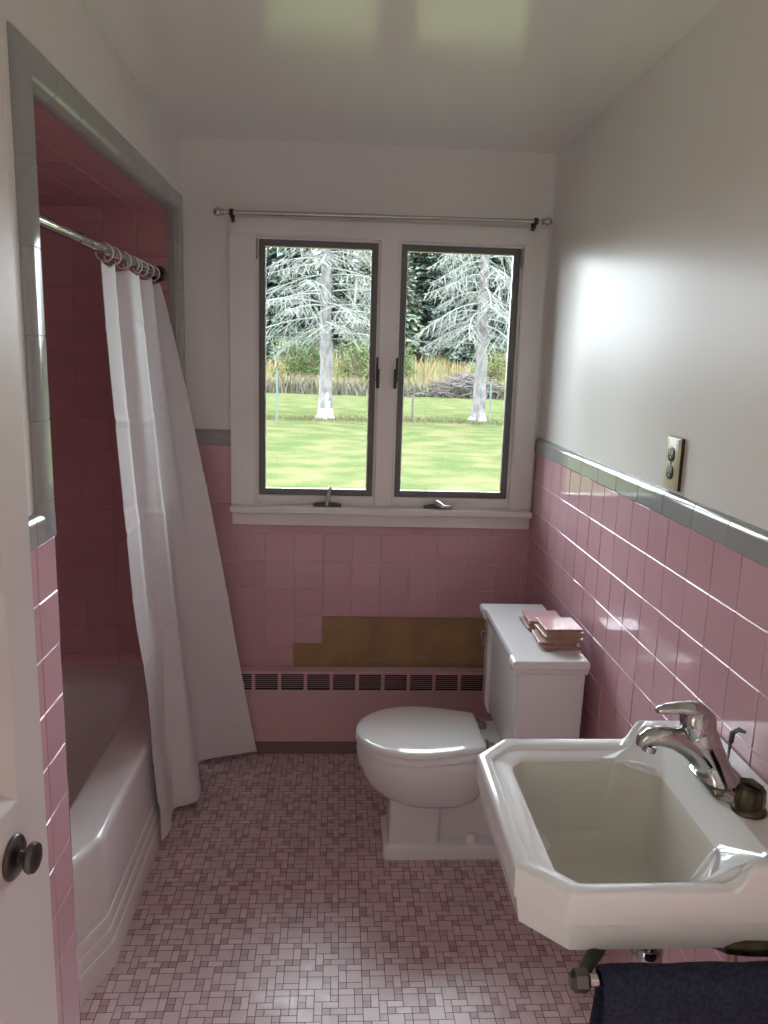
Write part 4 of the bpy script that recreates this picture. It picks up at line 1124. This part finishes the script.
def stems_mesh(seed, Ht, R, n):
    rnd = random.Random(seed); bm = BM()
    for _ in range(n):
        a = rnd.uniform(0, 2 * PI); r = R * rnd.uniform(.2, .8); h = Ht * rnd.uniform(.7, 1)
        tube(bm, [(math.cos(a) * .08, math.sin(a) * .08, -.05), (math.cos(a) * r * .4, math.sin(a) * r * .4, h * .5), (math.cos(a) * r, math.sin(a) * r, h)], [.03, .02, .008], 5)
    me = bpy.data.meshes.new('stems'); bm.to_mesh(me); bm.free(); me.materials.append(M['trunk']); return me
def child(name, me, parent):
    o = bpy.data.objects.new(name, me); COL.objects.link(o); o.parent = parent; return o
FIR = [conifer_mesh(61, (.36, .52, .40), 15, 3.2, 26000), conifer_mesh(62, (.46, .66, .46), 14, 3.3, 26000), conifer_mesh(63, (.60, .78, .52), 13, 3.2, 24000)]
FT = [trunk_mesh(14.5, .24), trunk_mesh(13.5, .22), trunk_mesh(12.5, .2)]
WHERE = {'front': ['out of view left of the window', 'at the left edge of the left sash', 'behind the window mullion', 'left of the right dead spruce trunk', 'out of view right of the window'],
         'middle': ['far out of view left of the window', 'just out of view left of the window', 'behind the left dead spruce trunk', 'at the left edge of the right sash', 'at the right edge of the right sash', 'far out of view right of the window'],
         'back': ['far out of view left of the window', 'left of the left dead spruce trunk', 'at the right edge of the left sash', 'in the middle of the right sash', 'just past the right edge of the window', 'far out of view right of the window']}
KIND = ['dark green fir', 'mid green fir', 'pale green fir']
rnd = random.Random(77)
rows = [('front', 60.5, [-11, -4.2, 3.2, 10.4, 17.5], [1, 0, 2, 0, 1]), ('middle', 68.5, [-14.5, -7.6, -0.4, 6.7, 13.8, 21], [0, 1, 1, 0, 1, 0]), ('back', 76.5, [-11, -4, 3.1, 10.2, 17.4, 24.5], [0, 2, 0, 1, 0, 1])]
for rn_, y0_, xs_, ks_ in rows:
    for i, (x, k) in enumerate(zip(xs_, ks_)):
        y = y0_ + rnd.uniform(-.3, .3)
        t = thing('fir_tree', f'{KIND[k]} in the {rn_} tree row, {WHERE[rn_][i]}', 'tree', (x, y, ground_z(x, y)), 'fir trees behind the meadow')
        t.rotation_euler.z = rnd.uniform(0, 6); s_ = rnd.uniform(.92, 0.99) + (.05 if rn_ == 'back' else 0); t.scale = (s_, s_, s_ * 1.05)
        child('foliage', FIR[k], t); child('trunk', FT[k], t)
SH = [leafy_mesh(81, (.42, .54, .17), 3.0, 1.3, 3200, .13), leafy_mesh(82, (.50, .56, .18), 2.4, 1.5, 3200, .13), leafy_mesh(83, (.34, .50, .18), 3.8, 1.2, 3600, .13)]
SS = [stems_mesh(91, 3.0, 1.0, 9), stems_mesh(92, 2.4, 1.1, 9), stems_mesh(93, 3.8, .9, 9)]
shr = [(-3.0, 49, 0, 'green leafy shrub at the meadow edge near the left border of the left sash'), (-1.5, 48.6, 2, 'tall green leafy shrub just left of the scarred dead spruce trunk'),
       (1.1, 49.3, 0, 'green leafy shrub right of the scarred dead spruce trunk, in the left sash'), (3.5, 49.3, 2, 'tall green leafy shrub at the left border of the right sash'),
       (9.8, 51, 1, 'low green leafy shrub right of the right dead spruce trunk')]
for x, y, k, lab in shr:
    t = thing('leafy_shrub', lab, 'shrub', (x, y, ground_z(x, y)), 'shrubs along the meadow edge')
    t.rotation_euler.z = rnd.uniform(0, 6)
    child('foliage', SH[k], t); child('stems', SS[k], t)
# heap of dead branches at the lawn edge
rnd = random.Random(15); bm = BM()
for _ in range(420):
    cx = 6.9 + rnd.gauss(0, 1.5); cy = 46.0 + rnd.gauss(0, .45); hmax = 1.25 * math.exp(-((cx - 7.6) / 2.2) ** 2); z = ground_z(cx, cy) + rnd.random() * hmax
    a = rnd.uniform(-.5, .5) + (PI if rnd.random() < .5 else 0); L_ = rnd.uniform(.5, 1.7); d = Vector((math.cos(a), math.sin(a) * .6, rnd.uniform(-.15, .5))).normalized() * L_
    p = Vector((cx, cy, z)) - d * .4
    tube(bm, [p, p + d * .5 + Vector((0, 0, .10 * L_)), p + d], [.03, .022, .010], 4)
tag(obj('branch_heap', bm, M['brush'], None, loc=(6.9, 46.0, GZ), sharp=180, kind='stuff'), 'heap of grey dead branches at the lawn edge', 'brush pile')
# stakes and wire
for x, y, h, mt, lab in ((-2.02, 26.0, 1.75, 'stake', 'pale green fence stake on the lawn left of the scarred spruce'), (2.53, 27.3, 0.85, 'dark_metal', 'short dark fence stake on the lawn between the spruces'), (5.42, 28.3, 1.5, 'stake', 'pale green fence stake beside the right spruce trunk')):
    t = thing('fence_stake', lab, 'stake', (x, y, ground_z(x, y)))
    bm = BM(); z0 = ground_z(x, y) - .05
    loft(bm, [[(x - .03, y, z), (x + .03, y, z), (x + .03, y + .01, z), (x + .008, y + .012, z), (x + .006, y + .045, z), (x - .006, y + .045, z), (x - .008, y + .012, z), (x - .03, y + .01, z)] for z in (z0, z0 + h)], True, True, True)
    obj('stake_post', bm, M[mt], t, smooth=False)
    bm = BM()
    for q in range(6): box(bm, x - .012, x + .012, y - .014, y + .002, z0 + h * (.3 + .11 * q), z0 + h * (.3 + .11 * q) + .03)
    obj('stake_stud', bm, M[mt], t, smooth=False)
bm = BM(); tube(bm, [(-14.0, 19.6, 2.05), (-4, 19.8, 1.93), (3, 20.0, 1.92), (8, 20.1, 1.95), (20, 20.3, 2.15)], 0.011, 6)
wr = tag(obj('overhead_wire', bm, M['wire'], None, loc=(6, 20.1, 1.6)), 'thin dark wire crossing in front of the right spruce', 'wire')
for n_, x in enumerate((2.0, 12.0)):
    pass

# ------------------------------------------------------------------ light
w = bpy.data.worlds.new('overcast_sky'); S.world = w; w.use_nodes = True
nt = w.node_tree; nt.nodes.clear()
wo = nt.nodes.new('ShaderNodeOutputWorld'); bg = nt.nodes.new('ShaderNodeBackground')
bg.inputs[0].default_value = (0.86, 0.93, 1.0, 1); bg.inputs[1].default_value = SKY
nt.links.new(bg.outputs[0], wo.inputs[0])
w.cycles.sampling_method = 'AUTOMATIC'
def area(name, loc, sx, sy, rot, power, col):
    l = bpy.data.lights.new(name, 'AREA'); l.shape = 'RECTANGLE'; l.size = sx; l.size_y = sy; l.energy = power; l.color = col
    o = bpy.data.objects.new(name, l); COL.objects.link(o); o.location = loc; o.rotation_euler = rot; return o
HALL_FILL and area('hall_fill', (-1.30, 0.08, ZC - 0.03), 0.35, 0.35, (0, 0, 0), HALL_FILL, (0.89, 1.0, 0.96))  # added area light, fills the room by bounce through the doorway
p = area('window_portal', (0.17, 3.06, 1.45), 0.96, 0.97, (PI / 2, 0, 0), 1, (1, 1, 1)); p.data.cycles.is_portal = True; p.rotation_euler = (-PI / 2, 0, 0)

# ------------------------------------------------------------------ camera
cam = bpy.data.cameras.new('camera'); co = bpy.data.objects.new('camera', cam); COL.objects.link(co)
fpx, pit, yaw, rol = 789.18, 0.193918, 0.060499, 0.029728
Fv = Vector((math.sin(yaw) * math.cos(pit), math.cos(yaw) * math.cos(pit), -math.sin(pit)))
Rv = Vector((math.cos(yaw), -math.sin(yaw), 0)); Uv = Rv.cross(Fv)
R2 = Rv * math.cos(rol) + Uv * math.sin(rol); U2 = -Rv * math.sin(rol) + Uv * math.cos(rol)
mw = Matrix((R2, U2, -Fv)).transposed().to_4x4(); mw.translation = Vector((0, 0, H))
co.matrix_world = mw
cam.sensor_fit = 'VERTICAL'; cam.sensor_height = 36.0; cam.lens = fpx / 1024 * 36.0; cam.clip_start = 0.02; cam.clip_end = 300
S.camera = co

vs = S.view_settings
vs.view_transform = 'Standard'; vs.look = 'None'; vs.gamma = 1.0; vs.use_curve_mapping = False
vs.exposure = EXPO
S.cycles.use_denoising = True
S.cycles.max_bounces = 14; S.cycles.diffuse_bounces = 10; S.cycles.glossy_bounces = 6; S.cycles.transparent_max_bounces = 16
S.cycles.sample_clamp_indirect = 6.0
S.cycles.caustics_reflective = False; S.cycles.caustics_refractive = False
for o in list(S.objects):
    if 'root_loc' in o: del o['root_loc']
